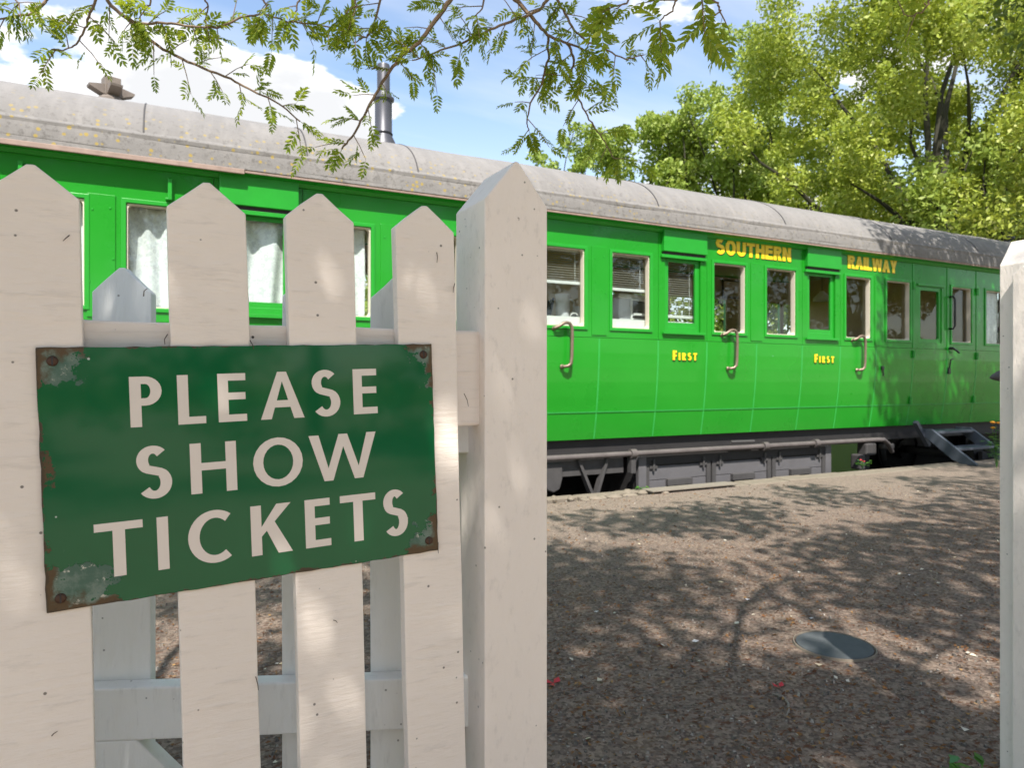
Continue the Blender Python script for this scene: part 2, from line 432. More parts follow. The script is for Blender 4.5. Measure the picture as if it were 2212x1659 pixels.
def platform_mat():
    t = NT('platform_tarmac'); v = t.coord()
    big = t.noise(v, 0.55, 5, 0.6); mid = t.noise(v, 6, 6, 0.7); grit = t.n('ShaderNodeTexVoronoi'); grit.inputs['Scale'].default_value = 95; t.l(v, grit.inputs['Vector'])
    g = t.sep(grit.outputs['Color'])[0]
    col = t.mix(g, (0.088, 0.064, 0.052), (0.272, 0.205, 0.160))
    col = t.mix(t.rng(mid, 0.38, 0.68), col, t.mix(g, (0.120, 0.084, 0.064), (0.325, 0.244, 0.180)))
    red = t.math('MULTIPLY', t.rng(t.noise(t.coord('Object', (1, 1.8, 1)), 24, 6, 0.75), 0.52, 0.62), t.rng(t.noise(v, 1.1, 4, 0.6), 0.28, 0.55))
    col = t.mix(t.math('MULTIPLY', red, 0.9), col, (0.125, 0.046, 0.020))
    y = t.sep(v)[1]
    far = t.rng(t.math('ADD', y, t.math('MULTIPLY', big, 1.6)), 3.4, 5.6)      # paler towards the platform edge
    col = t.mix(t.math('MULTIPLY', far, 0.75), col, t.mix(g, (0.205, 0.163, 0.130), (0.345, 0.277, 0.222)))
    t.color(col); t.rough(0.92); t.b.inputs['Specular IOR Level'].default_value = 0.25
    t.bump(t.math('ADD', t.math('MULTIPLY', g, 0.7), t.math('ADD', t.noise(v, 210, 3), t.math('MULTIPLY', mid, 1.4))), 0.8, 0.012)
    return t.m
M['platform'] = platform_mat()

def leaf_mat(name, a, b, c, trans=0.28, rough=0.5):
    t = NT(name); r = t.island(); v = t.coord()
    col = t.mix(t.rng(r, 0.0, 0.8), a, b); col = t.mix(t.rng(r, 0.82, 1.0), col, c)
    t.color(col); t.rough(rough); t.b.inputs['Specular IOR Level'].default_value = 0.3
    tl = t.n('ShaderNodeBsdfTranslucent'); t.l(t.mix(0.5, col, (b[0]*1.6, b[1]*1.5, b[2]*0.8)), tl.inputs[0])
    mx = t.n('ShaderNodeMixShader'); mx.inputs[0].default_value = trans
    t.l(t.b.outputs[0], mx.inputs[1]); t.l(tl.outputs[0], mx.inputs[2]); t.l(mx.outputs[0], t.out.inputs[0])
    return t.m
M['leaf_far'] = leaf_mat('tree_leaf_yellow_green', (0.225, 0.295, 0.034), (0.39, 0.45, 0.075), (0.55, 0.57, 0.20))
M['leaf_far2'] = leaf_mat('tree_leaf_fresh_green', (0.20, 0.28, 0.045), (0.32, 0.40, 0.085), (0.43, 0.48, 0.17))
M['leaf_near'] = leaf_mat('pinnate_leaf_green', (0.16, 0.24, 0.025), (0.32, 0.39, 0.04), (0.46, 0.48, 0.07), 0.5, 0.4)
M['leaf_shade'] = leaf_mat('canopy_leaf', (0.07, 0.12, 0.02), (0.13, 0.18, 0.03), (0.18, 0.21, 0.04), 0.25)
M['weed'] = leaf_mat('weed_leaf', (0.05, 0.15, 0.02), (0.10, 0.24, 0.03), (0.06, 0.20, 0.10), 0.3)
M['litter'] = leaf_mat('brown_litter', (0.10, 0.04, 0.018), (0.20, 0.10, 0.04), (0.30, 0.18, 0.07), 0.1, 0.9)
M['petal'] = leaf_mat('pale_fallen_petal', (0.60, 0.50, 0.34), (0.70, 0.64, 0.52), (0.78, 0.76, 0.74), 0.2, 0.7)
M['redpetal'] = plain('red_petal', (0.45, 0.02, 0.03), 0.6)
M['orange'] = plain('orange_flower', (0.75, 0.30, 0.01), 0.6)
M['grit'] = leaf_mat('loose_grit', (0.08, 0.07, 0.062), (0.20, 0.17, 0.14), (0.38, 0.34, 0.29), 0.0, 0.9)

def bounce_ground_mat():
    t = NT('sandy_bounce_gravel'); v = t.coord(); g = t.n('ShaderNodeTexVoronoi'); g.inputs['Scale'].default_value = 60; t.l(v, g.inputs['Vector'])
    t.color(t.mix(t.sep(g.outputs['Color'])[0], (0.33, 0.26, 0.19), (0.56, 0.46, 0.36))); t.rough(0.95); t.bump(g.outputs['Distance'], 0.6, 0.01); return t.m
M['bounce_ground'] = bounce_ground_mat()
def lawn_mat():
    t = NT('lawn_green'); v = t.coord(); n = t.noise(v, 1.5, 6, 0.7); f = t.noise(v, 40, 4, 0.7)
    t.color(t.mix(f, t.mix(n, (0.07, 0.14, 0.015), (0.16, 0.24, 0.025)), (0.23, 0.30, 0.04))); t.rough(0.9); t.bump(f, 0.6, 0.05); return t.m
M['lawn'] = lawn_mat()
def ballast_mat():
    t = NT('ballast'); v = t.coord(); vo = t.n('ShaderNodeTexVoronoi'); vo.inputs['Scale'].default_value = 18; t.l(v, vo.inputs['Vector'])
    t.color(t.mix(t.sep(vo.outputs['Color'])[0], (0.05, 0.045, 0.04), (0.17, 0.15, 0.13))); t.rough(0.95); t.bump(vo.outputs['Distance'], 0.9, 0.03); return t.m
M['ballast'] = ballast_mat()
def cover_mat():
    t = NT('manhole_grey'); v = t.coord(); c = t.n('ShaderNodeTexChecker'); c.inputs['Scale'].default_value = 70; t.l(t.coord('Object', (1, 1, 1), (0, 0, 0.8)), c.inputs['Vector'])
    n = t.noise(v, 25, 5)
    t.color(t.mix(n, (0.045, 0.052, 0.055), (0.085, 0.092, 0.096))); t.rough(0.8); t.b.inputs['Metallic'].default_value = 0.0
    t.bump(t.math('ADD', c.outputs['Fac'], n), 0.5, 0.004); return t.m
M['cover'] = cover_mat()

# ------------------------------------------------------------------ lettering
def offset_path(pts, t, tv=None):
    """closed outline of a path of thickness t (tv: thickness where the path runs up and down)"""
    L, Rr = [], []; n = len(pts)
    for i, p in enumerate(pts):
        a, b = pts[max(i-1, 0)], pts[min(i+1, n-1)]
        tx, ty = b[0]-a[0], b[1]-a[1]; l = math.hypot(tx, ty); tx /= l; ty /= l
        w = t*tx*tx + (tv or t)*ty*ty
        L.append((p[0]-ty*w/2, p[1]+tx*w/2)); Rr.append((p[0]+ty*w/2, p[1]-tx*w/2))
    return L + Rr[::-1]
def arc(cx, cy, rx, ry, a0, a1, n=14):
    return [(cx+rx*math.cos(R_(a0+(a1-a0)*i/n)), cy+ry*math.sin(R_(a0+(a1-a0)*i/n))) for i in range(n+1)]
def glyph(ch, w, tv, th):
    """loops (outer, holes...) of a capital one unit high and w wide; tv, th: thickness of upright and level strokes"""
    if ch == 'I': return [[(0,0),(w,0),(w,1),(0,1)]]
    if ch == 'L': return [[(0,0),(w,0),(w,th),(tv,th),(tv,1),(0,1)]]
    if ch == 'T': return [[(w/2-tv/2,0),(w/2+tv/2,0),(w/2+tv/2,1-th),(w,1-th),(w,1),(0,1),(0,1-th),(w/2-tv/2,1-th)]]
    if ch == 'E':
        m = 0.53
        return [[(0,0),(w,0),(w,th),(tv,th),(tv,m-th/2),(w*0.97,m-th/2),(w*0.97,m+th/2),(tv,m+th/2),(tv,1-th),(w*0.985,1-th),(w*0.985,1),(0,1)]]
    if ch == 'F':
        m = 0.48
        return [[(0,0),(tv,0),(tv,m-th/2),(w*0.92,m-th/2),(w*0.92,m+th/2),(tv,m+th/2),(tv,1-th),(w,1-th),(w,1),(0,1)]]
    if ch == 'H':
        m = 0.53
        return [[(0,0),(tv,0),(tv,m-th/2),(w-tv,m-th/2),(w-tv,0),(w,0),(w,1),(w-tv,1),(w-tv,m+th/2),(tv,m+th/2),(tv,1),(0,1)]]
    if ch == 'N': return [[(0,0),(tv,0),(tv,0.58),(w-tv,0),(w,0),(w,1),(w-tv,1),(w-tv,0.42),(tv,1),(0,1)]]
    if ch == 'A':
        a, b = tv*0.92, tv*1.08; yt = 0.80 if tv < 0.25 else 0.74; y1 = 0.245; y2 = y1+th
        xl = lambda y: b+(w/2-b)*(y/yt)
        return [[(0,0),(b,0),(xl(y1),y1),(w-xl(y1),y1),(w-b,0),(w,0),(w/2+a/2,1),(w/2-a/2,1)], [(xl(y2),y2),(w/2,yt),(w-xl(y2),y2)]]
    if ch == 'W':
        b = tv*1.05; a = tv*0.95; x1, x2, x3 = w*0.275, w*0.5, w*0.725; yi, yj = (0.27, 0.73) if tv < 0.25 else (0.42, 0.60)
        return [[(0,1),(b,1),(x1,yi),(x2-a/2,1),(x2+a/2,1),(x3,yi),(w-b,1),(w,1),(x3+a/2,0),(x3-a/2,0),(x2,yj),(x1+a/2,0),(x1-a/2,0)]]
    if ch == 'Y':
        b = tv*1.15
        return [[(0,1),(b,1),(w/2,0.62),(w-b,1),(w,1),(w/2+tv/2,0.42),(w/2+tv/2,0),(w/2-tv/2,0),(w/2-tv/2,0.42)]]
    if ch == 'K':
        lo = lambda q: (tv+(w*0.98-tv)*q, 0.37+0.63*q)
        return [[(0,0),(tv,0),(tv,0.37),lo(0.17),(w-tv*1.4,0),(w,0),lo(0.44),(w*0.98,1),(w*0.98-tv*1.4,1),(tv,0.56),(tv,1),(0,1)]]
    if ch == 'U':
        r = (w-tv)/2; cy = r*1.0+th/2
        return [offset_path([(tv/2,1),(tv/2,0.7)]+arc(w/2,cy,r,cy-th/2,180,360,18)+[(w-tv/2,0.7),(w-tv/2,1)], th, tv)]
    if ch == 'O': return [arc(w/2,0.5,w/2,0.515,0,345,23), arc(w/2,0.5,w/2-tv*0.98,0.515-th*1.02,0,345,23)]
    if ch == 'C':
        rx = w*0.60; p = arc(rx,0.5,rx-tv/2,0.515-th/2,52,308,26); o = offset_path(p, th*1.02, tv*1.0)
        return [[(min(q[0], w), q[1]) for q in o]]
    if ch == 'S':
        ym = 0.53; ru = (1.01-th/2-ym)/2; rl = (ym-th/2+0.01)/2; ru_x = (w-tv)/2*0.90; rl_x = (w-tv)/2
        cxu = tv/2+ru_x+0.0; cxl = w-tv/2-rl_x
        up = arc(cxu, ym+ru, ru_x, ru, 38, 238, 18); dn = arc(cxl, ym-rl, rl_x, rl, 58, -146, 18)
        return [[(min(max(q[0], w*0.03 if q[1] < 0.4 else 0.0), w*0.93 if q[1] > 0.6 else w), q[1]) for q in offset_path(up+dn, th*1.02, tv)]]
    if ch in 'PR':
        yb = 0.42 if ch == 'P' else 0.44; ym = (1+yb)/2; ry = (1-yb)/2; wb = w if ch == 'P' else w*0.94; rx = min(ry, wb*0.62)
        bowl = arc(wb-rx, ym, rx, ry, -90, 90, 14)
        hole = [(tv, yb+th)]+arc(wb-rx, ym, max(rx-tv, 0.02), max(ry-th, 0.03), -90, 90, 10)+[(tv, 1-th)]
        if ch == 'P': out = [(0,0),(tv,0),(tv,yb)]+bowl+[(0,1)]
        else: out = [(0,0),(tv,0),(tv,yb),(tv*1.25,yb),(w-tv*1.2,0),(w,0),(wb-rx+rx*0.30,yb+0.02)]+bowl[3:]+[(0,1)]
        return [out, hole]
def letter_mesh(name, ch, w, h, tv, th, depth):
    """capital in the XZ plane, w x h metres, front face at y=-depth, back at y=0"""
    loops = [[(x*1.0, z) for x, z in lp] for lp in glyph(ch, w/h, tv, th)]
    loops3 = [[Vector((x*h, z*h, 0)) for x, z in lp] for lp in loops]
    def area(l): return sum(l[i].x*l[(i+1) % len(l)].y-l[(i+1) % len(l)].x*l[i].y for i in range(len(l)))
    loops3 = [l if area(l) > 0 else l[::-1] for l in loops3]
    tris = tessellate_polygon(loops3); flat = [p for l in loops3 for p in l]; n = len(flat)
    vs = [(p.x, -depth, p.y) for p in flat]+[(p.x, 0, p.y) for p in flat]; fs = []
    for t in tris:
        a, b, c = (flat[i] for i in t)
        ccw = (b.x-a.x)*(c.y-a.y)-(b.y-a.y)*(c.x-a.x) > 0
        t = tuple(t) if ccw else tuple(reversed(t)); fs.append(t); fs.append(tuple(i+n for i in reversed(t)))
    k = 0
    for li, l in enumerate(loops3):
        m = len(l)
        for i in range(m):
            a, b = k+i, k+(i+1) % m
            fs.append((b, a, a+n, b+n) if li == 0 else (a, b, b+n, a+n))
        k += m
    me = bpy.data.meshes.new(name); me.from_pydata(vs, [], fs); me.update(); return me

# ================================================================== SETTING
YS = 5.78                                     # near face of the carriage
EDGE_Y = 5.37                                 # platform edge
def sheet(name, x0, x1, y0, y1, z, mat, nx=1, ny=1):
    m = MB()
    for i in range(nx):
        for j in range(ny):
            a, b = x0+(x1-x0)*i/nx, x0+(x1-x0)*(i+1)/nx; c, d = y0+(y1-y0)*j/ny, y0+(y1-y0)*(j+1)/ny
            m.add([(a,c,z),(b,c,z),(b,d,z),(a,d,z)], [(0,1,2,3)])
    o = m.build(name, mat); o['kind'] = 'structure'; return o
m = MB().box(-30, 40, 0.35, EDGE_Y-0.25, -0.9, 0.0)
pf = m.build('platform', M['platform']); pf['kind'] = 'structure'
fc = MB().box(-25, 30, -25, 0.35, -0.9, 0.012).build('bounce_ground', M['bounce_ground']); fc['kind'] = 'structure'  # unseen pale ground, added to bounce warm sunlight onto the fence
sheet('track_bed', -40, 60, EDGE_Y-0.3, 9.6, -0.82, M['ballast'])
lawn = MB().add([(-900,9.5,-0.8),(900,9.5,-0.8),(900,10.6,-0.25),(-900,10.6,-0.25),(900,900,-0.2),(-900,900,-0.2)], [(0,1,2,3),(3,2,4,5)]).build('lawn', M['lawn']); lawn['kind'] = 'structure'
sheet('ground', -900, 900, -900, 900, -1.1, M['lawn'])

# platform edging: stones and one plank, each its own piece
edging = tag(empty('platform_edging', (0, EDGE_Y, 0)), kind='structure')
xk = -12.0; k = 0
while xk < 14:
    L = random.uniform(0.42, 0.62)
    broken = 2.9 < xk < 4.0 or 3.0 < xk+L < 4.0
    dz = random.uniform(-0.008, 0.006); dy = random.uniform(-0.01, 0.012)
    if broken:
        for q in range(5):
            bx = xk+L*q/5+random.uniform(0, 0.03); by = EDGE_Y-random.uniform(0.03, 0.24)
            o = MB().lathe([(0.02,-0.03),(0.055,-0.015),(0.06,0.005),(0.03,0.03)], Matrix.Translation((bx, by, 0.0)) @ Matrix.Rotation(random.random()*3, 4, 'Z') @ Matrix.Diagonal((random.uniform(0.8,1.5), random.uniform(0.5,0.9), random.uniform(0.6,1.1), 1)), 8).build('stone', M['stone'], edging, True)
        MB().box(xk, xk+L-0.006, EDGE_Y-0.13+dy, EDGE_Y+dy, -0.25, 0.012).build('edging_stone', M['stone'], edging, bevel=0.01)
    else:
        MB().box(xk, xk+L-random.uniform(0.004, 0.016), EDGE_Y-0.252+dy, EDGE_Y+dy, -0.25, 0.012+dz).build('edging_stone', M['stone'], edging, bevel=0.012)
    xk += L
pl = MB()
for j in range(3): pl.box(4.0, 5.05, EDGE_Y-0.275+j*0.058, EDGE_Y-0.222+j*0.058, 0.021, 0.034)
pl.build('plank', M['plank'], edging, bevel=0.003)
MB().box(-30, 40, EDGE_Y-0.24, EDGE_Y-0.03, -0.9, -0.26).build('retaining_wall', M['stone'], edging)

# track under the carriage
trk = tag(empty('track', (0, 7.05, -0.82)), kind='structure')
for yy in (6.33, 7.77):
    MB().prism([(-0.06,0),(0.06,0),(0.06,0.02),(0.012,0.03),(0.012,0.10),(0.034,0.11),(0.034,0.14),(-0.034,0.14),(-0.034,0.11),(-0.012,0.10),(-0.012,0.03),(-0.06,0.02)],
               Matrix.Translation((-30, yy, -0.76)) @ Matrix.Rotation(-math.pi/2, 4, 'Z'), 80).build('rail', M['rail_steel'], trk)
s0 = MB().box(-0.12, 0.12, 5.85, 8.25, -0.86, -0.765).build('sleeper', M['sleeper'], trk, bevel=0.01)
for i in range(1, 40):
    copy_obj(s0, trk, Vector((-8+i*0.62, 0, 0)))

# ================================================================== RAILWAY CARRIAGE
Z_BOT, Z_BEAD, Z_WAIST, Z_SILL, Z_EAVE = 0.465, 0.744, 1.50, 1.585, 2.72
WIN0, WIN1 = 1.605, 2.372                     # window opening, bottom and top
X_L, X_R = -9.6, 15.6
ROOF_Y, ROOF_C, ROOF_HW, ROOF_H = 5.67, 7.08, 1.41, 0.685
SHIFT = 11.585
def tum(z): return 0.10*((Z_WAIST-z)/(Z_WAIST-Z_BOT))**2 if z < Z_WAIST else 0.0
car = thing('railway_carriage', (1.4, 7.08, -0.7), 'long bright green old railway carriage with grey curved roof standing beside the platform', 'railway carriage')

doors = [4.945+2.16*k for k in range(-6, 2)]  # compartment door centres (…, 4.945, 7.105)
END = 8.87                                    # past this come the end door and the saloon windows
JW = 0.335                                    # half the width of a compartment door
wins = []                                     # x0, x1, z0, z1, kind
for c in doors:
    wins.append((c-0.925, c-0.452, WIN0, WIN1, 'side')); wins.append((c+0.435, c+(0.968 if abs(c+1.535) < 0.1 else 0.90), WIN0, WIN1, 'side'))
wins = [w for w in wins if w[0] > X_L+0.1]
wins.append((8.325, 8.80, WIN0, WIN1, 'side'))
wins.append((9.72, 10.17, WIN0, WIN1, 'lav')); wins.append((10.53, 11.02, WIN0, WIN1, 'end')); wins.append((11.3, 11.8, WIN0, WIN1, 'end'))
END_DOOR = (8.93, 9.575)

def curved(name, x0, x1, z0, z1, mat, t=0.012, n=5, proud=0.0, parent=car):
    m = MB(); zs = [z0+(z1-z0)*i/n for i in range(n+1)]
    poly = [(YS+tum(z)-proud, z) for z in zs]+[(YS+tum(z)+t, z) for z in reversed(zs)]
    N = len(poly)
    vs = [(x0, y, z) for y, z in poly]+[(x1, y, z) for y, z in poly]
    fs = [tuple(range(N)), tuple(reversed(range(N, 2*N)))]+[((i+1) % N, i, N+i, N+(i+1) % N) for i in range(N)]
    return m.add(vs, fs).build(name, mat, parent)

# lower panels: door bottoms and the panels between them, skirt panels under the bead
joints = [X_L]
for c in doors: joints += [c-JW, c+JW]
mids = [c+1.08 for c in doors[:-1]]
joints = sorted([j for j in joints if j >= X_L] + [m_ for m_ in mids if m_ > X_L] + [8.12, END, 9.62, 10.30, X_R])
G = 0.0025
doorspan = lambda a, b: any(abs((a+b)/2-c) < 0.05 for c in doors)
door_obj = {}
for a, b in zip(joints, joints[1:]):
    c = (a+b)/2
    if doorspan(a, b) or (abs(c-9.245) < 0.1): continue
    curved('side_panel', a+G, b-G, Z_BEAD+0.008, Z_WAIST-0.004, M['green'])
    curved('skirt_panel', a+G, b-G, Z_BOT, Z_BEAD-0.008, M['green'], n=3)
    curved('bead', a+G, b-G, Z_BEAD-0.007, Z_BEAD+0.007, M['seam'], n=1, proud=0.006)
for j in joints[1:-1]:
    m = MB(); zs = [Z_BOT+0.002+(Z_WAIST-0.01-Z_BOT)*i/6 for i in range(7)]
    for i in range(6):
        za, zb = zs[i], zs[i+1]
        m.add([(j-0.006,YS+tum(za)-0.004,za),(j+0.006,YS+tum(za)-0.004,za),(j+0.006,YS+tum(zb)-0.004,zb),(j-0.006,YS+tum(zb)-0.004,zb),
               (j-0.012,YS+tum(za)+0.004,za),(j+0.012,YS+tum(za)+0.004,za),(j+0.012,YS+tum(zb)+0.004,zb),(j-0.012,YS+tum(zb)+0.004,zb)],
              [(0,1,2,3),(4,0,3,7),(1,5,6,2)])
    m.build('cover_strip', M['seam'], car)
# backing behind the lower panels, floor, far side, ends
m = MB(); m.box(X_L, X_R, YS+0.115, YS+0.135, Z_BOT, Z_SILL-0.08); m.build('body_frame', M['black'], car)
MB().box(X_L, X_R, YS+0.14, 8.30, 0.50, 0.56).build('floor', M['darkwood'], car)

def wall_with_holes(x0, x1, z0, z1, holes, y0, y1):
    """flat wall between y0 and y1 with rectangular openings"""
    m = MB(); xs = sorted({x0, x1} | {v for h in holes for v in h[:2]}); zs = sorted({z0, z1} | {v for h in holes for v in h[2:4]})
    inside = lambda x, z: any(h[0] < x < h[1] and h[2] < z < h[3] for h in holes)
    for a, b in zip(xs, xs[1:]):
        for c, d in zip(zs, zs[1:]):
            if inside((a+b)/2, (c+d)/2): continue
            m.add([(a,y0,c),(b,y0,c),(b,y0,d),(a,y0,d)], [(0,1,2,3)]); m.add([(a,y1,c),(b,y1,c),(b,y1,d),(a,y1,d)], [(3,2,1,0)])
    for h in holes:
        a, b, c, d = h[:4]
        m.add([(a,y0,c),(b,y0,c),(b,y0,d),(a,y0,d),(a,y1,c),(b,y1,c),(b,y1,d),(a,y1,d)], [(1,0,4,5),(2,1,5,6),(3,2,6,7),(0,3,7,4)])
    m.add([(x0,y0,z0),(x1,y0,z0),(x1,y0,z1),(x0,y0,z1),(x0,y1,z0),(x1,y1,z0),(x1,y1,z1),(x0,y1,z1)], [(0,1,5,4),(1,2,6,5),(2,3,7,6),(3,0,4,7)])
    return m
# upper walls, one piece per bay between the doors
upj = [X_L]+[v for c in doors for v in (c-JW, c+JW)]+[END, 9.62, 10.30, X_R]
upj = sorted(v for v in upj if v >= X_L)
for a, b in zip(upj, upj[1:]):
    if doorspan(a, b) or abs((a+b)/2-9.245) < 0.1: continue
    hs = [w for w in wins if a < (w[0]+w[1])/2 < b]
    wall_with_holes(a+G, b-G, Z_WAIST, 2.76, hs, YS, YS+0.05).build('side_wall', M['green'], car)
# pillar plates between the windows of neighbouring compartments, and the waist rail
for c in doors:
    if c+1.4 > X_R: continue
    x0, x1 = c+0.985, c+1.165
    if x1 < 8.5: MB().box(x0, x1, YS-0.008, YS+0.002, Z_WAIST+0.02, WIN1+0.045).build('pillar_plate', M['green'], car, bevel=0.003)

def rring(x0, x1, z0, z1, w, y0, y1, r=0.0, n=4):
    """rectangular ring: outer edge given, w wide, between y0 (front) and y1; inner corners rounded by r"""
    m = MB()
    def loop(a, b, c, d, rad):
        if rad <= 0: return [(a,c)]*(n+1)+[(b,c)]*(n+1)+[(b,d)]*(n+1)+[(a,d)]*(n+1)
        o = []
        for cx, cz, s in ((a+rad, c+rad, 180), (b-rad, c+rad, 270), (b-rad, d-rad, 0), (a+rad, d-rad, 90)):
            o += [(cx+rad*math.cos(R_(s+90*i/n)), cz+rad*math.sin(R_(s+90*i/n))) for i in range(n+1)]
        return o
    if r <= 0:
        O = [(x0,z0),(x1,z0),(x1,z1),(x0,z1)]; I = [(x0+w,z0+w),(x1-w,z0+w),(x1-w,z1-w),(x0+w,z1-w)]
    else:
        I = loop(x0+w, x1-w, z0+w, z1-w, r); O = [(x0 if p[0] < (x0+x1)/2 else x1, p[1]) if False else p for p in loop(x0, x1, z0, z1, w+r)]
        # keep the outer edge square so it meets the opening
        O = []
        q = [(x0,z0),(x1,z0),(x1,z1),(x0,z1)]
        for i in range(4): O += [q[i]]*(n+1)
    N = len(I)
    vs = [(p[0],y0,p[1]) for p in O]+[(p[0],y0,p[1]) for p in I]+[(p[0],y1,p[1]) for p in O]+[(p[0],y1,p[1]) for p in I]
    fs = []
    for i in range(N):
        j = (i+1) % N
        if O[i] != O[j]: fs += [(i,j,N+j,N+i),(2*N+j,2*N+i,3*N+i,3*N+j),(j,i,2*N+i,2*N+j)]
        else: fs += [(i,N+j,N+i),(2*N+i,3*N+i,3*N+j)]
        fs.append((N+i,N+j,3*N+j,3*N+i))
    return m.add(vs, fs)
def window(x0, x1, z0, z1, kind):
    f = rring(x0-0.034, x1+0.034, z0-0.034, z1+0.034, 0.032, YS-0.013, YS+0.003).build('window_frame', M['green2'], car, bevel=0.004)
    rv = rring(x0+0.001, x1-0.001, z0+0.001, z1-0.001, 0.007, YS+0.004, YS+0.064, 0.035).build('reveal', M['cream'], f, False)
    MB().box(x0+0.007, x1-0.007, YS+0.052, YS+0.056, z0+0.007, z1-0.007).build('pane', M['glass'], f)
    return f
for w in wins: window(*w)

# compartment doors: lower panel, droplight, louvred hood over it
def door(c, name='door'):
    a, b = c-JW+G, c+JW-G
    d = curved(name, a, b, Z_BEAD+0.008, Z_WAIST-0.004, M['green'])
    curved('skirt_panel', a, b, Z_BOT, Z_BEAD-0.008, M['green'], n=3, parent=d)
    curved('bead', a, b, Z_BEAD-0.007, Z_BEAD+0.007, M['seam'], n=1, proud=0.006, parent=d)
    wx0, wx1 = c-0.245, c+0.245
    wall_with_holes(a, b, Z_WAIST, 2.76, [(wx0, wx1, WIN0-0.02, 2.40)], YS, YS+0.05).build('door_head', M['green'], d)
    rring(wx0+0.002, wx1-0.002, WIN0-0.018, 2.398, 0.058, YS+0.022, YS+0.05).build('droplight_frame', M['green2'], d, bevel=0.003)
    MB().box(wx0+0.05, wx1-0.05, YS+0.025, YS+0.049, WIN0+0.035, WIN0+0.085).build('bottom_rail', M['green2'], d)
    MB().box(wx0+0.045, wx1-0.045, YS+0.034, YS+0.038, WIN0+0.06, 2.36).build('pane', M['glass'], d)
    MB().prism([(0,0),(0.034,0),(0.034,0.012),(0,0.03)], Matrix.Translation((c+0.29, YS-0.034, WIN0-0.045)) @ Matrix.Rotation(math.pi/2, 4, 'Z'), 0.58).build('sill', M['green2'], d, bevel=0.003)
    # hood over the ventilator, with a drip moulding below it
    h = MB().box(c-0.297, c+0.297, YS-0.052, YS+0.002, 2.435, 2.675); h.build('ventilator_hood', M['green2'], d, bevel=0.006)
    MB().box(c-0.285, c+0.285, YS-0.03, YS+0.002, 2.40, 2.437).build('ventilator_louvre', M['black'], d)
    MB().prism([(0,0),(0.03,0.0),(0.03,0.022),(0.0,0.034)], Matrix.Translation((c+0.31, YS-0.032, 2.372)) @ Matrix.Rotation(math.pi/2, 4, 'Z'), 0.62).build('drip_moulding', M['green2'], d, bevel=0.003)
    for zz in (0.84, 1.30):
        if c > 7.5: MB().tube([(c-JW, YS+tum(zz)-0.014, zz-0.045), (c-JW, YS+tum(zz)-0.014, zz+0.045)], 0.013, 8).build('hinge', M['green2'], d, True)
    return d
for c in doors:
    if c-JW > X_L: door_obj[round(c, 3)] = door(c)

# the end door with a rounded window, and the lavatory window beside it
ex0, ex1 = END_DOOR
c = (END+9.62)/2
ed = curved('door', END+G, 9.62-G, Z_BEAD+0.008, Z_WAIST-0.004, M['green'])
curved('skirt_panel', END+G, 9.62-G, Z_BOT, Z_BEAD-0.008, M['green'], n=3, parent=ed)
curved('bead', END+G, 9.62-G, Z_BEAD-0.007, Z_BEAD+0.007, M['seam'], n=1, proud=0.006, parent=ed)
wall_with_holes(END+G, 9.62-G, Z_WAIST, 2.76, [(c-0.25, c+0.25, WIN0-0.02, 2.34)], YS, YS+0.05).build('door_head', M['green'], ed)
rring(c-0.248, c+0.248, WIN0-0.018, 2.338, 0.045, YS+0.012, YS+0.05, 0.03).build('droplight_frame', M['green2'], ed)
MB().box(c-0.21, c+0.21, YS+0.03, YS+0.034, WIN0+0.02, 2.30).build('pane', M['glass'], ed)
MB().box(c-0.29, c+0.29, YS-0.02, YS+0.002, 2.35, 2.375).build('drip_moulding', M['green2'], ed, bevel=0.003)
for zz in (0.80, 1.42, 2.34): MB().tube([(END, YS+tum(zz)-0.016, zz-0.05), (END, YS+tum(zz)-0.016, zz+0.05)], 0.017, 8).build('hinge', M['green2'], ed, True)
for zz in (0.80, 1.42, 2.34): MB().tube([(10.30, YS+tum(zz)-0.016, zz-0.05), (10.30, YS+tum(zz)-0.016, zz+0.05)], 0.017, 8).build('hinge', M['green2'], car, True)
for xx in (9.62, 10.30, 8.87): MB().box(xx-0.012, xx+0.012, YS-0.006, YS+0.004, Z_WAIST, 2.70).build('cover_strip', M['green2'], car)
# black grab rail and T-handle by the end door
def bar(pts, r, name, mat, parent, seg=8): return MB().tube(pts, r, seg).build(name, mat, parent, True)
bar([(9.665,YS+0.0,2.23),(9.665,YS-0.055,2.235),(9.685,YS-0.065,2.19),(9.685,YS-0.065,1.83),(9.665,YS-0.055,1.785),(9.665,YS+0.0,1.79)], 0.014, 'grab_rail', M['blackmetal'], car)
dh = bar([(9.66,YS+0.01,1.515),(9.66,YS-0.05,1.515)], 0.020, 'door_handle', M['blackmetal'], car)
bar([(9.655,YS-0.05,1.525),(9.80,YS-0.055,1.455)], 0.013, 'lever', M['blackmetal'], dh)
MB().box(9.635, 9.69, YS-0.012, YS+0.02, 1.16, 1.25).build('lock_plate', M['blackmetal'], car, bevel=0.006)
bar([(9.65,YS-0.012,1.24),(9.65,YS-0.03,1.36),(9.70,YS-0.03,1.37)], 0.010, 'lock_lever', M['blackmetal'], car)
lk = MB().box(8.215, 8.26, YS-0.02, YS+0.02, 1.205, 1.255).build('budget_lock', M['blackmetal'], car, bevel=0.006)
bar([(8.24,YS-0.01,1.205),(8.245,YS-0.012,1.13)], 0.008, 'hasp', M['blackmetal'], lk)

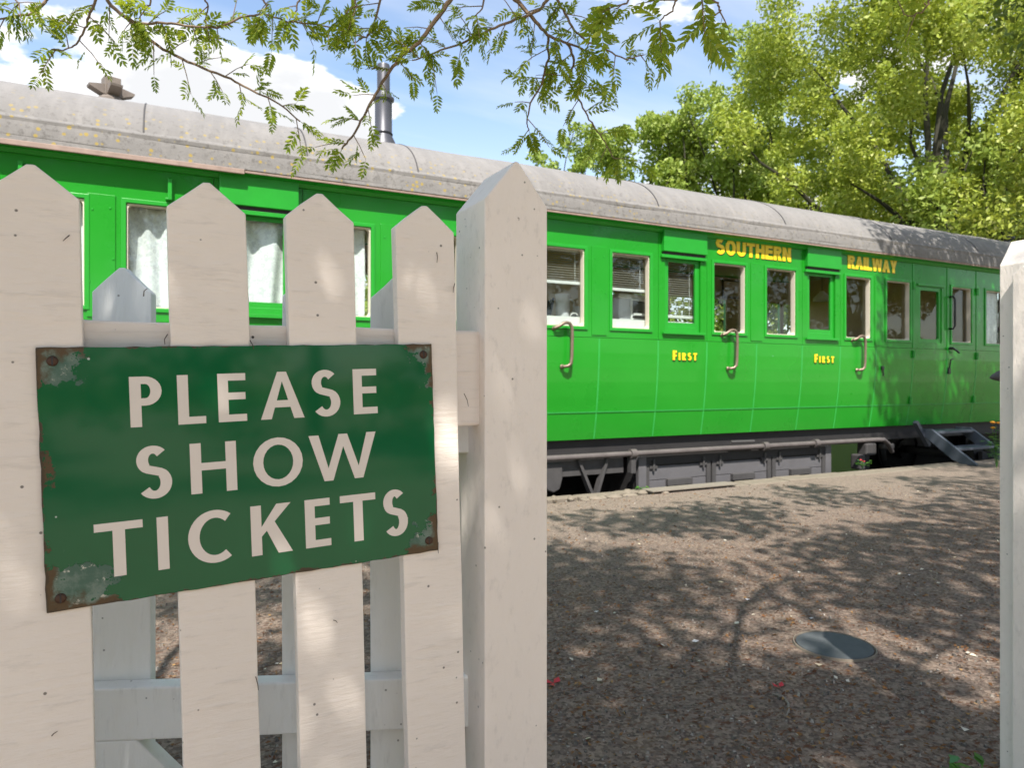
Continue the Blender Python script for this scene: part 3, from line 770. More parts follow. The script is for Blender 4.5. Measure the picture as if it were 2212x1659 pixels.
# brass commode handles, swan-necked at the top, by each compartment door
for c in doors:
    x = c+0.70
    if x > 8: pass
    if x < -3: continue
    h = bar([(x-0.155,YS-0.002,1.575),(x-0.155,YS-0.035,1.578),(x-0.12,YS-0.052,1.592),(x-0.085,YS-0.06,1.618),(x-0.045,YS-0.062,1.63),(x-0.005,YS-0.062,1.622),(x+0.018,YS-0.062,1.585),
             (x+0.022,YS-0.062,1.50),(x+0.018,YS-0.06,1.30),(x+0.012,YS-0.058,1.235),(x-0.015,YS-0.05,1.205),(x-0.055,YS-0.035,1.20),(x-0.062,YS-0.002,1.20)], 0.017, 'grab_handle', M['brass'], car, 10)
    for px_, pz_ in ((x-0.155, 1.575), (x-0.062, 1.20)):
        MB().lathe([(0.022,0),(0.024,0.008),(0.016,0.018)], Matrix.Translation((px_, YS-0.001, pz_)) @ Matrix.Rotation(math.pi/2, 4, 'X'), 14).build('mounting', M['brass'], h, True)
# lamp irons under the eaves on the left
for x in (on_y(44, 345, YS-0.04).x, on_y(367, 390, YS-0.04).x, -3.4):
    b_ = MB().box(x-0.014, x+0.014, YS-0.045, YS-0.033, 2.42, 2.58); b_.box(x-0.012, x+0.012, YS-0.034, YS+0.002, 2.56, 2.58); b_.box(x-0.03, x+0.012, YS-0.034, YS+0.002, 2.42, 2.437)
    b_.build('lamp_iron', M['green2'], car, bevel=0.004)
# screw heads dotted along the pillars
for c in doors[3:]:
    for xx, zz in ((c+1.02, 2.30), (c+1.13, 2.32), (c+1.0, 1.78), (c+1.15, 1.95)):
        if xx < 8.3: MB().lathe([(0.009,0),(0.007,0.004)], Matrix.Translation((xx, YS-0.008, zz)) @ Matrix.Rotation(math.pi/2, 4, 'X'), 8).build('screw_head', M['green2'], car, True)

# roof: elliptical sheet with a lip, gutter strip, seams
def roof_pt(u, grow=0.0):
    """u: 0 at the near eave .. 1 at the far eave"""
    w = math.pi*u
    return (ROOF_C-(ROOF_HW+grow)*math.cos(w), 2.735+(ROOF_H+grow)*math.sin(w)**0.94)
us = [i/48 for i in range(49)]
prof = [roof_pt(u) for u in us]
rm = MB(); inner = [(ROOF_C-(ROOF_HW-0.035)*math.cos(math.pi*u), 2.735+(ROOF_H-0.03)*math.sin(math.pi*u)) for u in us]
X0R, X1R = X_L-0.2, X_R+0.2
N = len(prof); segx = 44
vs, fs = [], []
for i in range(segx+1):
    x = X0R+(X1R-X0R)*i/segx
    for y, z in prof: vs.append((x, y+0.004*math.sin(i*1.9), z+0.004*math.sin(i*2.3+y*2)))
for i in range(segx):
    for j in range(N-1): fs.append((i*N+j, (i+1)*N+j, (i+1)*N+j+1, i*N+j+1))
rm.add(vs, fs)
# the near lip and the boarded ceiling
lip = [(ROOF_Y, 2.737), (ROOF_Y-0.004, 2.70), (ROOF_Y+0.03, 2.70)]
rm.add([(x, y, z) for x in (X0R, X1R) for y, z in lip], [(0,3,4,1),(1,4,5,2)])
roof = rm.build('roof', M['roof'], car, True)
cm_ = MB(); cv = [(x, y, z) for x in (X0R+0.2, X1R-0.2) for y, z in inner]; n_ = len(inner)
cm_.add(cv, [(j, j+1, n_+j+1, n_+j) for j in range(n_-1)]).build('ceiling', M['tan'], car, True)
# far side wall with its own windows, and end walls
fy = 2*ROOF_C-YS
far_wins = [(w[0], w[1], w[2], w[3]) for w in wins]+[(8.93, 9.22, WIN0, WIN1), (9.30, 9.58, WIN0, WIN1)]+[(c-0.245, c+0.245, WIN0, 2.38) for c in doors if c-JW > X_L]
wall_with_holes(X_L, X_R, Z_BOT, 2.76, far_wins, fy-0.05, fy).build('far_side_wall', M['green'], car)
wall_with_holes(X_L, X_R, 0.56, 2.74, far_wins, fy-0.058, fy-0.052).build('far_lining', M['tan'], car)
for xx in (X_L, X_R):
    pts = [(y, z) for y, z in inner if YS+0.05 < y < fy-0.05]
    MB().add([(xx, p[0], p[1]) for p in [(YS+0.05, 0.5)]+pts+[(fy-0.05, 0.5)]], [tuple(range(len(pts)+2))]).build('end_wall', M['green'], car)
# near lining inside, above and below the windows
near_holes = [(w[0], w[1], w[2], w[3]) for w in wins]+[(c-0.245, c+0.245, WIN0-0.02, 2.40) for c in doors]+[((END+9.62)/2-0.25, (END+9.62)/2+0.25, WIN0-0.02, 2.34)]
near_holes = [h for h in near_holes if h[0] > X_L]
wall_with_holes(X_L, X_R, 1.45, 2.74, near_holes, YS+0.068, YS+0.072).build('near_lining', M['tan'], car)
for xp in (2.02+1.84, 9.66, 10.36):
    MB().box(xp-0.02, xp+0.02, YS+0.145, fy-0.06, 0.56, 2.75).build('partition', M['ply'], car)
# gutter strip along the roof above the eave, pale capping under the lip on the left
def strip_on_roof(u0, u1, x0, x1, h):
    a, b = roof_pt(u0, 0.0), roof_pt(u1, 0.0); a2, b2 = roof_pt(u0*0.55+u1*0.45, h), roof_pt(u0*0.45+u1*0.55, h)
    return MB().add([(x, *p) for x in (x0, x1) for p in (a, a2, b2, b)], [(0,1,2,3),(7,6,5,4),(0,4,5,1),(1,5,6,2),(2,6,7,3)])
strip_on_roof(0.040, 0.066, X0R, X1R, 0.010).build('rain_strip', M['roof'], roof)
for xs_ in (-6.3, -3.3, on_y(313, 270, 6.0).x, on_y(650, 320, 6.0).x, on_y(880, 360, 6.0).x, 4.55, 6.4, 8.3, 10.2):
    m = MB()
    for i in range(3, 45):
        a, b = roof_pt(us[i]), roof_pt(us[i+1]); a2, b2 = roof_pt(us[i], 0.007), roof_pt(us[i+1], 0.007)
        m.add([(xs_-0.006, *a),(xs_-0.004, *a2),(xs_+0.004, *a2),(xs_+0.006, *a),(xs_-0.006, *b),(xs_-0.004, *b2),(xs_+0.004, *b2),(xs_+0.006, *b)], [(0,1,5,4),(1,2,6,5),(2,3,7,6)])
    m.build('roof_seam', M['iron'], roof)
MB().box(X0R, on_y(528, 362, ROOF_Y).x, ROOF_Y-0.012, ROOF_Y+0.012, 2.662, 2.70).build('eave_capping', M['lead'], roof, bevel=0.004)
MB().box(on_y(528, 362, ROOF_Y).x+0.004, X1R, ROOF_Y+0.001, ROOF_Y+0.014, 2.676, 2.70).build('eave_capping', M['lead'], roof, bevel=0.003)
MB().prism([(0,0),(0.10,0),(0.10,-0.06),(0.075,-0.06),(0.05,-0.035),(0.0,-0.022)], Matrix.Translation((X_R+0.1, ROOF_Y+0.012, 2.698)) @ Matrix.Rotation(math.pi/2, 4, 'Z'), X_R-X_L+0.2).build('cornice', M['green2'], car)

# flue, zinc ventilator and mushroom ventilator on the roof
fp = on_y(828, 300, 6.3)
fl = MB().lathe([(0.125,-0.06),(0.12,0.0),(0.083,0.075),(0.083,0.09),(0.080,0.095),(0.080,0.405),(0.100,0.415),(0.100,0.435),(0.075,0.445),(0.064,0.47),(0.060,0.50),(0.060,0.74),(0.057,0.75)], Matrix.Translation((fp.x, 6.3, 3.29)), 24).build('flue', M['steel'], roof, True)
MB().lathe([(0.086,0.085),(0.087,0.10),(0.082,0.105)], Matrix.Translation((fp.x, 6.3, 3.29)), 24).build('collar', M['blackmetal'], fl, True)
vp = on_y(240, 190, 6.6)
V_ = Matrix.Translation((vp.x, 6.6, 3.40)) @ Matrix.Rotation(R_(18), 4, 'Z')
vm = MB().lathe([(0.11,-0.04),(0.11,0.0),(0.07,0.03),(0.07,0.05)], V_, 12)
vent = vm.build('ventilator', M['vent'], roof)
MB().obox(V_ @ Matrix.Translation((0,0,0.105)), 0.12, 0.12, 0.16).build('vent_body', M['vent'], vent, bevel=0.004)
for q in range(4):
    MB().prism([(0.061,0.03),(0.165,0.075),(0.17,0.092),(0.061,0.115)], V_ @ Matrix.Rotation(q*math.pi/2, 4, 'Z') @ Matrix.Translation((0,-0.045,0)), 0.09).build('vent_wing', M['vent'], vent)
mp_ = on_y(2166, 512, 6.75)
mv = MB().lathe([(0.10,-0.06),(0.10,0.07),(0.12,0.08)], Matrix.Translation((mp_.x, 6.75, 3.40)), 18).build('ventilator', M['blackmetal'], roof, True)
MB().lathe([(0.13,0.075),(0.165,0.10),(0.165,0.135),(0.12,0.185),(0.02,0.20)], Matrix.Translation((mp_.x, 6.75, 3.40)), 18).build('vent_cap', M['blackmetal'], mv, True)
for xx in (4.4, -4.5):
    MB().lathe([(0.10,-0.06),(0.10,0.06),(0.16,0.09),(0.12,0.13),(0.02,0.15)], Matrix.Translation((xx, 7.9, 3.32)), 14).build('ventilator', M['vent'], roof, True)

# yellow lettering
def words_on_side(text, x0, x1, z0, z1, wide, tv, th, name='letter', depth=0.005, first_taller=False):
    hs = [(z1-z0)*(1.28 if first_taller and i == 0 else 1.0) for i in range(len(text))]
    ws = [wide[ch]*h for ch, h in zip(text, hs)]; gap = ((x1-x0)-sum(ws))/max(len(text)-1, 1); x = x0
    for ch, h, w in zip(text, hs, ws):
        me = letter_mesh(name, ch, w, h, tv, th, depth)
        y = YS-0.002
        o = mesh_obj(name, me, M['yellow'], car); o.location = Vector(o.location)+Vector((x, y, z0))
        s = letter_mesh('letter_shade', ch, w, h, tv, th, depth*0.5); so = mesh_obj('letter_shade', s, M['shade'], o); so.location = (0.008, 0.0005, -0.008)
        x += w+gap
BW = dict(S=0.80, O=0.92, U=0.86, T=0.78, H=0.84, E=0.72, R=0.82, N=0.84, A=0.90, I=0.31, L=0.66, W=1.22, Y=0.86, F=0.66)
sx0, sx1 = on_y(1545, 530, YS).x, on_y(1707, 540, YS).x
words_on_side('SOUTHERN', sx0, sx1, 2.475, 2.645, {k: v*0.97 for k, v in BW.items()}, 0.29, 0.24)
sx0, sx1 = on_y(1830, 560, YS).x, on_y(1936, 565, YS).x
words_on_side('RAILWAY', sx0, sx1, 2.475, 2.645, {k: v*0.96 for k, v in BW.items()}, 0.29, 0.24)
for a_, b_ in ((1452, 1504), (1758, 1800)):
    sx0, sx1 = on_y(a_, 770, YS).x, on_y(b_, 770, YS).x
    words_on_side('FIRST', sx0, sx1, 1.285, 1.365, {k: v*0.80 for k, v in BW.items()} | {'I': 0.28}, 0.28, 0.25, depth=0.005, first_taller=True)

# underframe: sole bar, truss, pipe, battery boxes, axle guards
MB().box(X_L+0.2, X_R-0.2, YS+0.16, YS+0.20, 0.28, 0.47).build('sole_bar', M['black'], car)
MB().box(X_L+0.2, X_R-0.2, fy-0.25, fy-0.21, 0.28, 0.47).build('sole_bar', M['black'], car)
px0, px1 = X_L+0.5, on_y(1915, 940, YS-0.02).x
pipe = bar([(px0, YS-0.01, 0.305), (px1-0.2, YS-0.01, 0.305), (px1-0.05, YS-0.01, 0.30), (px1+0.12, YS+0.05, 0.24), (px1+0.3, YS+0.12, 0.12)], 0.030, 'steam_pipe', M['pipe'], car, 10)
for xx in (on_y(1365, 970, YS).x, on_y(1650, 955, YS).x, on_y(1760, 950, YS).x, 0.2, -2.0):
    MB().tube([(xx-0.035, YS-0.01, 0.305), (xx+0.035, YS-0.01, 0.305)], 0.050, 10).build('pipe_flange', M['pipe'], pipe, True)
xb = on_y(1365, 970, YS).x
MB().box(xb-0.03, xb+0.03, YS-0.03, YS+0.05, 0.10, 0.27).build('pipe_hanger', M['iron'], pipe, bevel=0.008)
bar([(on_y(1575, 948, YS).x, YS-0.02, 0.375), (on_y(1625, 945, YS).x, YS-0.02, 0.37)], 0.016, 'tap', M['iron'], pipe)
MB().box(X_L+1, on_y(1352, 1000, YS).x, YS+0.05, YS+0.09, 0.11, 0.265).build('truss_beam', M['iron'], car)
for a_, b_ in ((1245, 1268), (1298, 1282)):
    p, q = on_y(a_+6, 1005, YS+0.05), on_y(b_+6, 1062, YS+0.05)
    MB().obox(Matrix.Translation((p+q)/2) @ (q-p).to_track_quat('Z', 'Y').to_matrix().to_4x4(), 0.075, 0.03, (q-p).length+0.2).build('strut', M['iron'], car)
p = on_y(1196, 1030, YS+0.02)
MB().prism([(-0.10,0.13),(0.10,0.13),(0.10,-0.03),(0.07,-0.13),(0.0,-0.16),(-0.07,-0.13),(-0.10,-0.03)], Matrix.Translation((p.x, YS+0.02, p.z)), 0.1).build('axle_box', M['iron'], car, bevel=0.012)
x0b, x1b = on_y(1388, 1020, YS+0.02).x, on_y(1796, 1000, YS+0.02).x
bbx = MB().box(x0b, x1b, YS+0.10, YS+0.85, -0.35, 0.20).build('battery_box', M['black'], car)
MB().box(x0b-0.02, x1b+0.02, YS+0.06, YS+0.12, 0.165, 0.275).build('box_rail', M['black'], bbx)
nb = 3; L = (x1b-x0b-0.10)/nb
for i in range(nb):
    a_, b_ = x0b+0.05+i*L+0.07, x0b+0.05+(i+1)*L-0.07
    MB().box(a_, b_, YS+0.075, YS+0.10, 0.0, 0.145).build('box_door', M['box'], bbx, bevel=0.004)
    MB().box(a_, b_, YS+0.075, YS+0.10, -0.30, -0.006).build('box_door', M['box'], bbx, bevel=0.004)
    MB().box((a_+b_)/2-0.17, (a_+b_)/2+0.17, YS+0.03, YS+0.08, -0.07, 0.005).build('box_vent', M['iron'], bbx, bevel=0.006)
    for xx in (a_-0.03, b_+0.03): MB().box(xx-0.028, xx+0.028, YS+0.062, YS+0.10, -0.32, 0.17).build('box_strap', M['iron'], bbx)
    for xx in (a_+0.05, b_-0.05):
        MB().box(xx-0.05, xx+0.05, YS+0.055, YS+0.08, 0.125, 0.16).build('box_latch', M['iron'], bbx)
        bar([(xx, YS+0.055, 0.10), (xx, YS+0.05, 0.22)], 0.014, 'latch_bolt', M['iron'], bbx, 6)
for xx in (x0b+0.02, x1b-0.02): MB().box(xx-0.05, xx+0.05, YS+0.05, YS+0.10, -0.34, 0.26).build('box_post', M['box'], bbx, bevel=0.004)
# bogies with wheels
for bx in (12.7, -6.5):
    bg = MB().box(bx-1.6, bx+1.6, YS+0.36, YS+0.42, -0.32, -0.02).build('bogie', M['black'], car)
    MB().box(bx-1.6, bx+1.6, fy-0.42, fy-0.36, -0.32, -0.02).build('bogie_frame', M['black'], bg)
    for wx in (bx-1.15, bx+1.15):
        for wy in (6.33, 7.77):
            MB().lathe([(0.06,-0.09),(0.16,-0.08),(0.17,-0.03),(0.40,-0.03),(0.41,-0.06),(0.46,-0.06),(0.46,0.05),(0.49,0.05),(0.49,0.08),(0.06,0.08)], Matrix.Translation((wx, wy, -0.13)) @ Matrix.Rotation(math.pi/2*(1 if wy < 7 else -1), 4, 'X'), 28).build('wheel', M['black'], bg, True)
        bar([(wx, 6.2, -0.13), (wx, 7.9, -0.13)], 0.07, 'axle', M['black'], bg)
        MB().box(wx-0.13, wx+0.13, YS+0.26, YS+0.36, -0.28, -0.02).build('axle_box', M['iron'], bg, bevel=0.02)
p = on_y(2190, 975, YS+0.2)
for a_, w_, z0_, z1_ in ((1875, 0.10, 0.08, 0.24), (1856, 0.05, -0.1, 0.1), (1918, 0.07, 0.14, 0.22)):
    x = on_y(a_, 975, YS+0.2).x; MB().box(x-w_, x+w_, YS+0.15, YS+0.3, z0_, z1_).build('brake_gear', M['iron'], car, bevel=0.02)
# black slabs added to keep the gap under the floor dark, like deep shade
MB().box(-9, on_y(1796, 1000, YS+0.02).x-0.1, 7.3, 7.4, -0.5, 0.45).build('underframe_dark_slab', M['black'], car)
MB().box(on_y(1872, 980, 7.95).x, 15, 7.9, 8.0, -0.6, 0.45).build('underframe_dark_slab', M['black'], car)

# ================================================================== INSIDE THE CARRIAGE
def curtain(x0, x1, z0, z1, y, label, seed, group='lace curtains in the carriage windows'):
    r = random.Random(seed); nx, nz = 60, 14; ph = [r.uniform(0, 6.28) for _ in range(5)]; fr = [r.uniform(18, 60) for _ in range(5)]
    def yy(x, z):
        k = 0.6+0.4*(z1-z)/(z1-z0)
        return y+0.022*k*sum(math.sin((x+0.03*math.sin(z*3+ph[1]))*fr[i]+ph[i]) for i in range(5))/2.0
    vs = [(x0+(x1-x0)*i/nx, yy(x0+(x1-x0)*i/nx, z0+(z1-z0)*j/nz), z0+(z1-z0)*j/nz) for j in range(nz+1) for i in range(nx+1)]
    fs = [(j*(nx+1)+i, j*(nx+1)+i+1, (j+1)*(nx+1)+i+1, (j+1)*(nx+1)+i) for j in range(nz) for i in range(nx)]
    o = MB().add(vs, fs).build('lace_curtain', M['lace'], None, True)
    so = o.modifiers.new('cloth', 'SOLIDIFY'); so.thickness = 0.003
    return tag(o, label, 'curtain', group)
cd = doors[:]  # …, -1.535, 0.625, 2.785, 4.945, 7.105
curtain(-1.535+0.40, -1.535+1.0, 1.58, 2.40, YS+0.115, 'lace curtain in the window behind the leftmost fence picket', 1)
curtain(0.625-0.96, 0.625-0.42, 1.58, 2.40, YS+0.115, 'gathered white lace curtain left of the second fence picket', 2)
curtain(0.625-0.22, 0.625+0.22, 1.62, 2.39, YS+0.115, 'flowery lace curtain in the carriage door window between the second and third pickets', 3)
curtain(0.625+0.40, 0.625+0.875, 1.58, 2.40, YS+0.115, 'lace curtain pulled a little off the window edge right of the third picket', 4)
curtain(10.50, 11.05, 1.58, 2.40, YS+0.115, 'bluish lace curtain beside the right gate post at the carriage end', 5)
def blind(x0, x1, ztop, zbot, y, label, pitch=0.024):
    t = thing('venetian_blind', ((x0+x1)/2, y, ztop), label, 'blind', 'venetian blinds in the kitchen windows')
    MB().box(x0, x1, y-0.02, y+0.02, ztop-0.03, ztop).build('head_rail', M['white'], t)
    z = ztop-0.045; me = None
    while z > zbot+0.03:
        if me is None:
            s = MB().prism([(-0.011,-0.006),(0.0,0.0015),(0.011,0.006),(0.0,0.0005)], Matrix.Translation((x1, y, z)) @ Matrix.Rotation(math.pi/2, 4, 'Z'), x1-x0).build('slat', M['blindslat'], t); me = s; z0 = z
        else: copy_obj(me, t, Vector((0, 0, z-z0)))
        z -= pitch
    MB().box(x0, x1, y-0.016, y+0.016, zbot, zbot+0.03).build('bottom_rail', M['white'], t, bevel=0.003)
    for xx in (x0+0.06, x1-0.07): MB().tube([(xx, y-0.02, ztop-0.03), (xx, y-0.02, zbot-0.005)], 0.0022, 5).build('cord', M['white'], t)
    return t
M['blindslat'] = plain('grey_blind_slat', (0.24, 0.22, 0.19), 0.5, 0, 0.06, 5)
blind(2.785+0.43, 2.785+0.91, 2.385, 2.03, YS+0.10, 'grey venetian blind half lowered in the window right next to the tall post')
blind(4.945-0.935, 4.945-0.445, 2.385, 2.00, YS+0.10, 'grey venetian blind half lowered over the white coffee machine')
blind(4.945-0.225, 4.945+0.225, 2.385, 1.745, YS+0.10, 'venetian blind lowered almost fully in the door window above the first word FIRST')
# worktop and splash panel behind the kitchen windows
wk = thing('kitchen_worktop', (4.2, YS+0.45, 0.56), 'white kitchen worktop behind the carriage windows carrying the jug and coffee machine', 'worktop')
MB().box(2.3, 5.20, YS+0.096, YS+0.70, 1.56, 1.60).build('worktop', M['white'], wk, bevel=0.004)
MB().box(2.3, 5.20, YS+0.19, YS+0.66, 0.56, 1.558).build('cupboard', M['white'], wk)
MB().box(2.9, 5.20, YS+0.082, YS+0.094, 1.57, 1.705).build('upstand', M['white'], wk)
jx = on_y(1215, 655, YS+0.33).x
jg = thing('jug_blender', (jx, YS+0.33, 1.60), 'pale grey jug with a coiled white cable on the carriage worktop', 'jug')
MB().lathe([(0.075,0),(0.085,0.03),(0.07,0.12),(0.075,0.30),(0.08,0.36),(0.07,0.362),(0.065,0.02)], Matrix.Translation((jx, YS+0.33, 1.60)), 20).build('jug_body', M['plastic'], jg, True)
bar([(jx+0.075,YS+0.33,1.92),(jx+0.13,YS+0.32,1.89),(jx+0.13,YS+0.32,1.75),(jx+0.08,YS+0.33,1.70)], 0.012, 'jug_handle', M['plastic'], jg)
bar([(jx+0.10+0.05*math.cos(a*0.5), YS+0.24+0.004*a, 1.70+0.05*math.sin(a*0.5)+0.03*math.sin(a*0.13)) for a in range(45)], 0.006, 'cable', M['white'], jg, 6)
kx = on_y(1190, 660, YS+0.38).x
pn = thing('utensil_pot', (kx-0.02, YS+0.40, 1.60), 'dark cooking utensils in a brown pot left of the pale jug', 'utensil pot')
MB().lathe([(0.05,0),(0.06,0.14),(0.055,0.14),(0.045,0.01)], Matrix.Translation((kx-0.02, YS+0.40, 1.60)), 16).build('pot', M['vent'], pn, True)
for q in range(4): bar([(kx-0.02, YS+0.40, 1.65), (kx-0.06+0.035*q, YS+0.38+0.01*q, 1.88+0.015*q)], 0.013 if q % 2 else 0.008, 'utensil', M['blackmetal'], pn)
ps = thing('plate_rack', (jx+0.22, YS+0.36, 1.60), 'white plates standing in a rack beside the jug', 'plate rack')
for q in range(5): MB().lathe([(0.0,0),(0.07,0.004),(0.115,0.016),(0.115,0.02),(0.068,0.008)], Matrix.Translation((jx+0.19+0.022*q, YS+0.36, 1.735)) @ Matrix.Rotation(R_(78), 4, 'Y'), 20).build('plate', M['plastic'], ps, True)
MB().box(jx+0.13, jx+0.33, YS+0.28, YS+0.44, 1.60, 1.62).build('rack', M['iron'], ps)
cx = on_y(1360, 660, YS+0.34).x
cmx = thing('coffee_machine', (cx, YS+0.36, 1.60), 'white coffee machine with a square front under the half lowered blind', 'coffee machine')
CM = MB(); CM.box(cx-0.20, cx+0.20, YS+0.26, YS+0.50, 1.60, 1.98); CM.build('machine_body', M['plastic'], cmx, bevel=0.02)
MB().box(cx-0.215, cx+0.215, YS+0.24, YS+0.50, 1.95, 2.0).build('machine_top', M['white'], cmx, bevel=0.012)
rring(cx-0.06, cx+0.18, 1.72, 1.95, 0.022, YS+0.235, YS+0.262).build('display_surround', M['white'], cmx, bevel=0.004)
MB().box(cx-0.036, cx+0.156, YS+0.25, YS+0.259, 1.745, 1.925).build('display', M['box'], cmx)
MB().box(cx-0.04, cx+0.10, YS+0.20, YS+0.258, 1.765, 1.79).build('spout', M['white'], cmx, bevel=0.004)
MB().box(cx-0.10, cx+0.19, YS+0.17, YS+0.258, 1.60, 1.66).build('drip_tray', M['plastic'], cmx, bevel=0.008)
# framed picture on the far wall, table lamp, chair backs seen through the clear windows
pfp = on_y(1580, 622, fy-0.08)
pic = thing('framed_picture', (pfp.x, fy-0.08, 1.8), 'small black framed picture hanging on the tan wall inside the carriage', 'picture frame')
rring(pfp.x-0.20, pfp.x+0.20, 2.40, 2.70, 0.026, fy-0.09, fy-0.062).build('frame', M['darkwood'], pic)
MB().box(pfp.x-0.176, pfp.x+0.176, fy-0.078, fy-0.064, 2.424, 2.676).build('print', M['tan'], pic)
lp = on_y(1775, 640, 7.2)
lm = thing('wall_lamp', (lp.x, 7.2, 2.1), 'white glass lamp shade inside the carriage door window above the second word FIRST', 'lamp')
MB().lathe([(0.03,0.08),(0.05,0.05),(0.12,-0.02),(0.13,-0.07),(0.125,-0.07),(0.045,0.045)], Matrix.Translation((lp.x, 7.2, lp.z)), 20).build('lamp_shade', M['white'], lm, True)
bar([(lp.x, 7.2, lp.z+0.08), (lp.x, 7.2, 3.36)], 0.008, 'lamp_stem', M['brass'], lm)
wd = thing('tall_cabinet', (7.35, fy-0.3, 0.56), 'dark tall wooden cabinet inside the carriage behind the lamp', 'cabinet')
MB().box(7.30, 7.42, fy-0.42, fy-0.07, 0.57, 2.25).build('cabinet_body', M['darkwood'], wd)
MB().box(7.305, 7.415, fy-0.435, fy-0.422, 0.62, 2.2).build('cabinet_door', M['darkwood'], wd, bevel=0.004)
sf = thing('armchair', (6.35, 6.9, 0.56), 'pale grey upholstered armchair back seen low in the carriage window', 'armchair')
MB().box(6.0, 6.7, 6.6, 6.75, 0.75, 1.68).build('backrest', M['plastic'], sf, bevel=0.05)
MB().box(6.0, 6.7, 6.75, 7.35, 0.75, 1.0).build('seat', M['plastic'], sf, bevel=0.05)
for xx in (6.05, 6.65):
    for yy in (6.68, 7.3): MB().box(xx-0.03, xx+0.03, yy-0.03, yy+0.03, 0.56, 0.75).build('leg', M['darkwood'], sf)

# ================================================================== STEPS UP TO THE END DOOR
st = thing('wooden_steps', (9.35, 5.35, 0.0), 'slate blue painted wooden steps leading down from the carriage end door', 'steps')
for xx in (8.97, 9.82):
    MB().prism([(0.0,0.0),(0.17,0.0),(0.30,0.05),(0.76,0.40),(0.76,0.42),(0.56,0.42),(0.0,0.02)], Matrix.Translation((xx+0.02, 5.02, 0.004)) @ Matrix.Rotation(math.pi/2, 4, 'Z'), 0.045).build('stringer', M['bluestep'], st, bevel=0.005)
MB().box(9.0, 9.78, 5.52, 5.78, 0.365, 0.40).build('tread', M['bluestep'], st, bevel=0.006)
MB().box(9.0, 9.78, 5.26, 5.52, 0.165, 0.20).build('tread', M['bluestep'], st, bevel=0.006)
MB().obox(Matrix.Translation((8.93, 5.70, 0.36)) @ Matrix.Rotation(R_(50), 4, 'Y'), 0.42, 0.06, 0.05).build('brace', M['bluestep'], st)

# ================================================================== PICKET FENCE, POSTS, SIGN
TF = math.atan((3856-CXP)/FX); DF = 0.985
fd = (R2*math.sin(TF)+F2*math.cos(TF)); FDIR = Vector((fd.x, fd.y, 0)).normalized()
FBACK = Vector((-FDIR.y, FDIR.x, 0))          # away from the camera
FO = FBACK*DF
def fence_hit(px, py, depth=0.0):
    d = ray(px, py); t = (DF+depth)/(d.x*FBACK.x+d.y*FBACK.y); P = Vector((d.x*t, d.y*t, 0))
    return (P-FO).dot(FDIR), CAM_H+d.z*t
def frame(a, z, depth=0.0, lean=0.0, org=None, along=None, back=None):
    """local X along the fence, local Y away from the camera, local Z up"""
    along = along or FDIR; back = back or FBACK; org = FO if org is None else org
    p = org+along*a+back*depth
    Mx = Matrix(((along.x, back.x, 0, p.x), (along.y, back.y, 0, p.y), (0, 0, 1, z), (0, 0, 0, 1)))
    return Mx @ Matrix.Rotation(lean, 4, 'Y')
LEAN = R_(-1.45)
PW, PT, PG = 0.0955, 0.021, 0.038
def picket(parent, mat, Mx, w, h, gable, th, r, name='picket'):
    """board with a pointed head; Mx puts its peak; slightly uneven edges"""
    n = 9; e = lambda: r.uniform(-0.0008, 0.0008)
    Lf = [(-w/2+e(), -gable-(h-gable)*i/n) for i in range(n+1)]; Rt = [(w/2+e(), -gable*1.04-(h-gable)*i/n) for i in range(n+1)]
    head = [(-w*0.27+e(), -gable*0.53+e()), (-0.004, -0.0025), (0.004, -0.002), (w*0.26+e(), -gable*0.52+e())]
    poly = Lf[::-1]+head+Rt
    return MB().prism(poly, Mx, th).build(name, mat, parent, bevel=0.0018, seg=2, angle=40)
rr = random.Random(3)
fence = thing('picket_fence', (FO+FDIR*-0.2).to_tuple()[:2]+(0.0,), 'cream white picket fence carrying the green sign, leaning a little to the left', 'fence')
peaks = [(65, 350), (446, 390), (690, 414), (917, 441)]
for px, py in peaks:
    a, z = fence_hit(px, py)
    picket(fence, M['fence'], frame(a, z, 0, LEAN), PW, z-0.06, PG, PT, rr)
a0, z0 = fence_hit(65, 350)
for k in range(1, 7): picket(fence, M['fence'], frame(a0-0.15*k, z0-0.003*k, 0, LEAN), PW, z0-0.06, PG, PT, rr)
aP, zP = fence_hit(1040, 714, PT)             # upper rail: its end butts on the post
def rail(parent, mat, a0, a1, z_end, h, depth, th, lean, bev=0.003, wob=0.0):
    Mx = frame(a1, z_end, depth, lean); L = a1-a0; n = 26
    top = [(-L+L*i/n, rr.uniform(-wob, wob)) for i in range(n+1)]
    return MB().prism([(-L, -h), (0, -h)]+top[::-1], Mx, th).build('rail', mat, parent, bevel=bev)
rail(fence, M['rail'], aP-1.5, aP, zP, 0.155, PT+0.0005, 0.03, R_(-0.6), 0.004, 0.0015)
rail(fence, M['rail'], aP-1.5, aP+0.008, 0.30, 0.11, PT+0.0005, 0.03, LEAN)

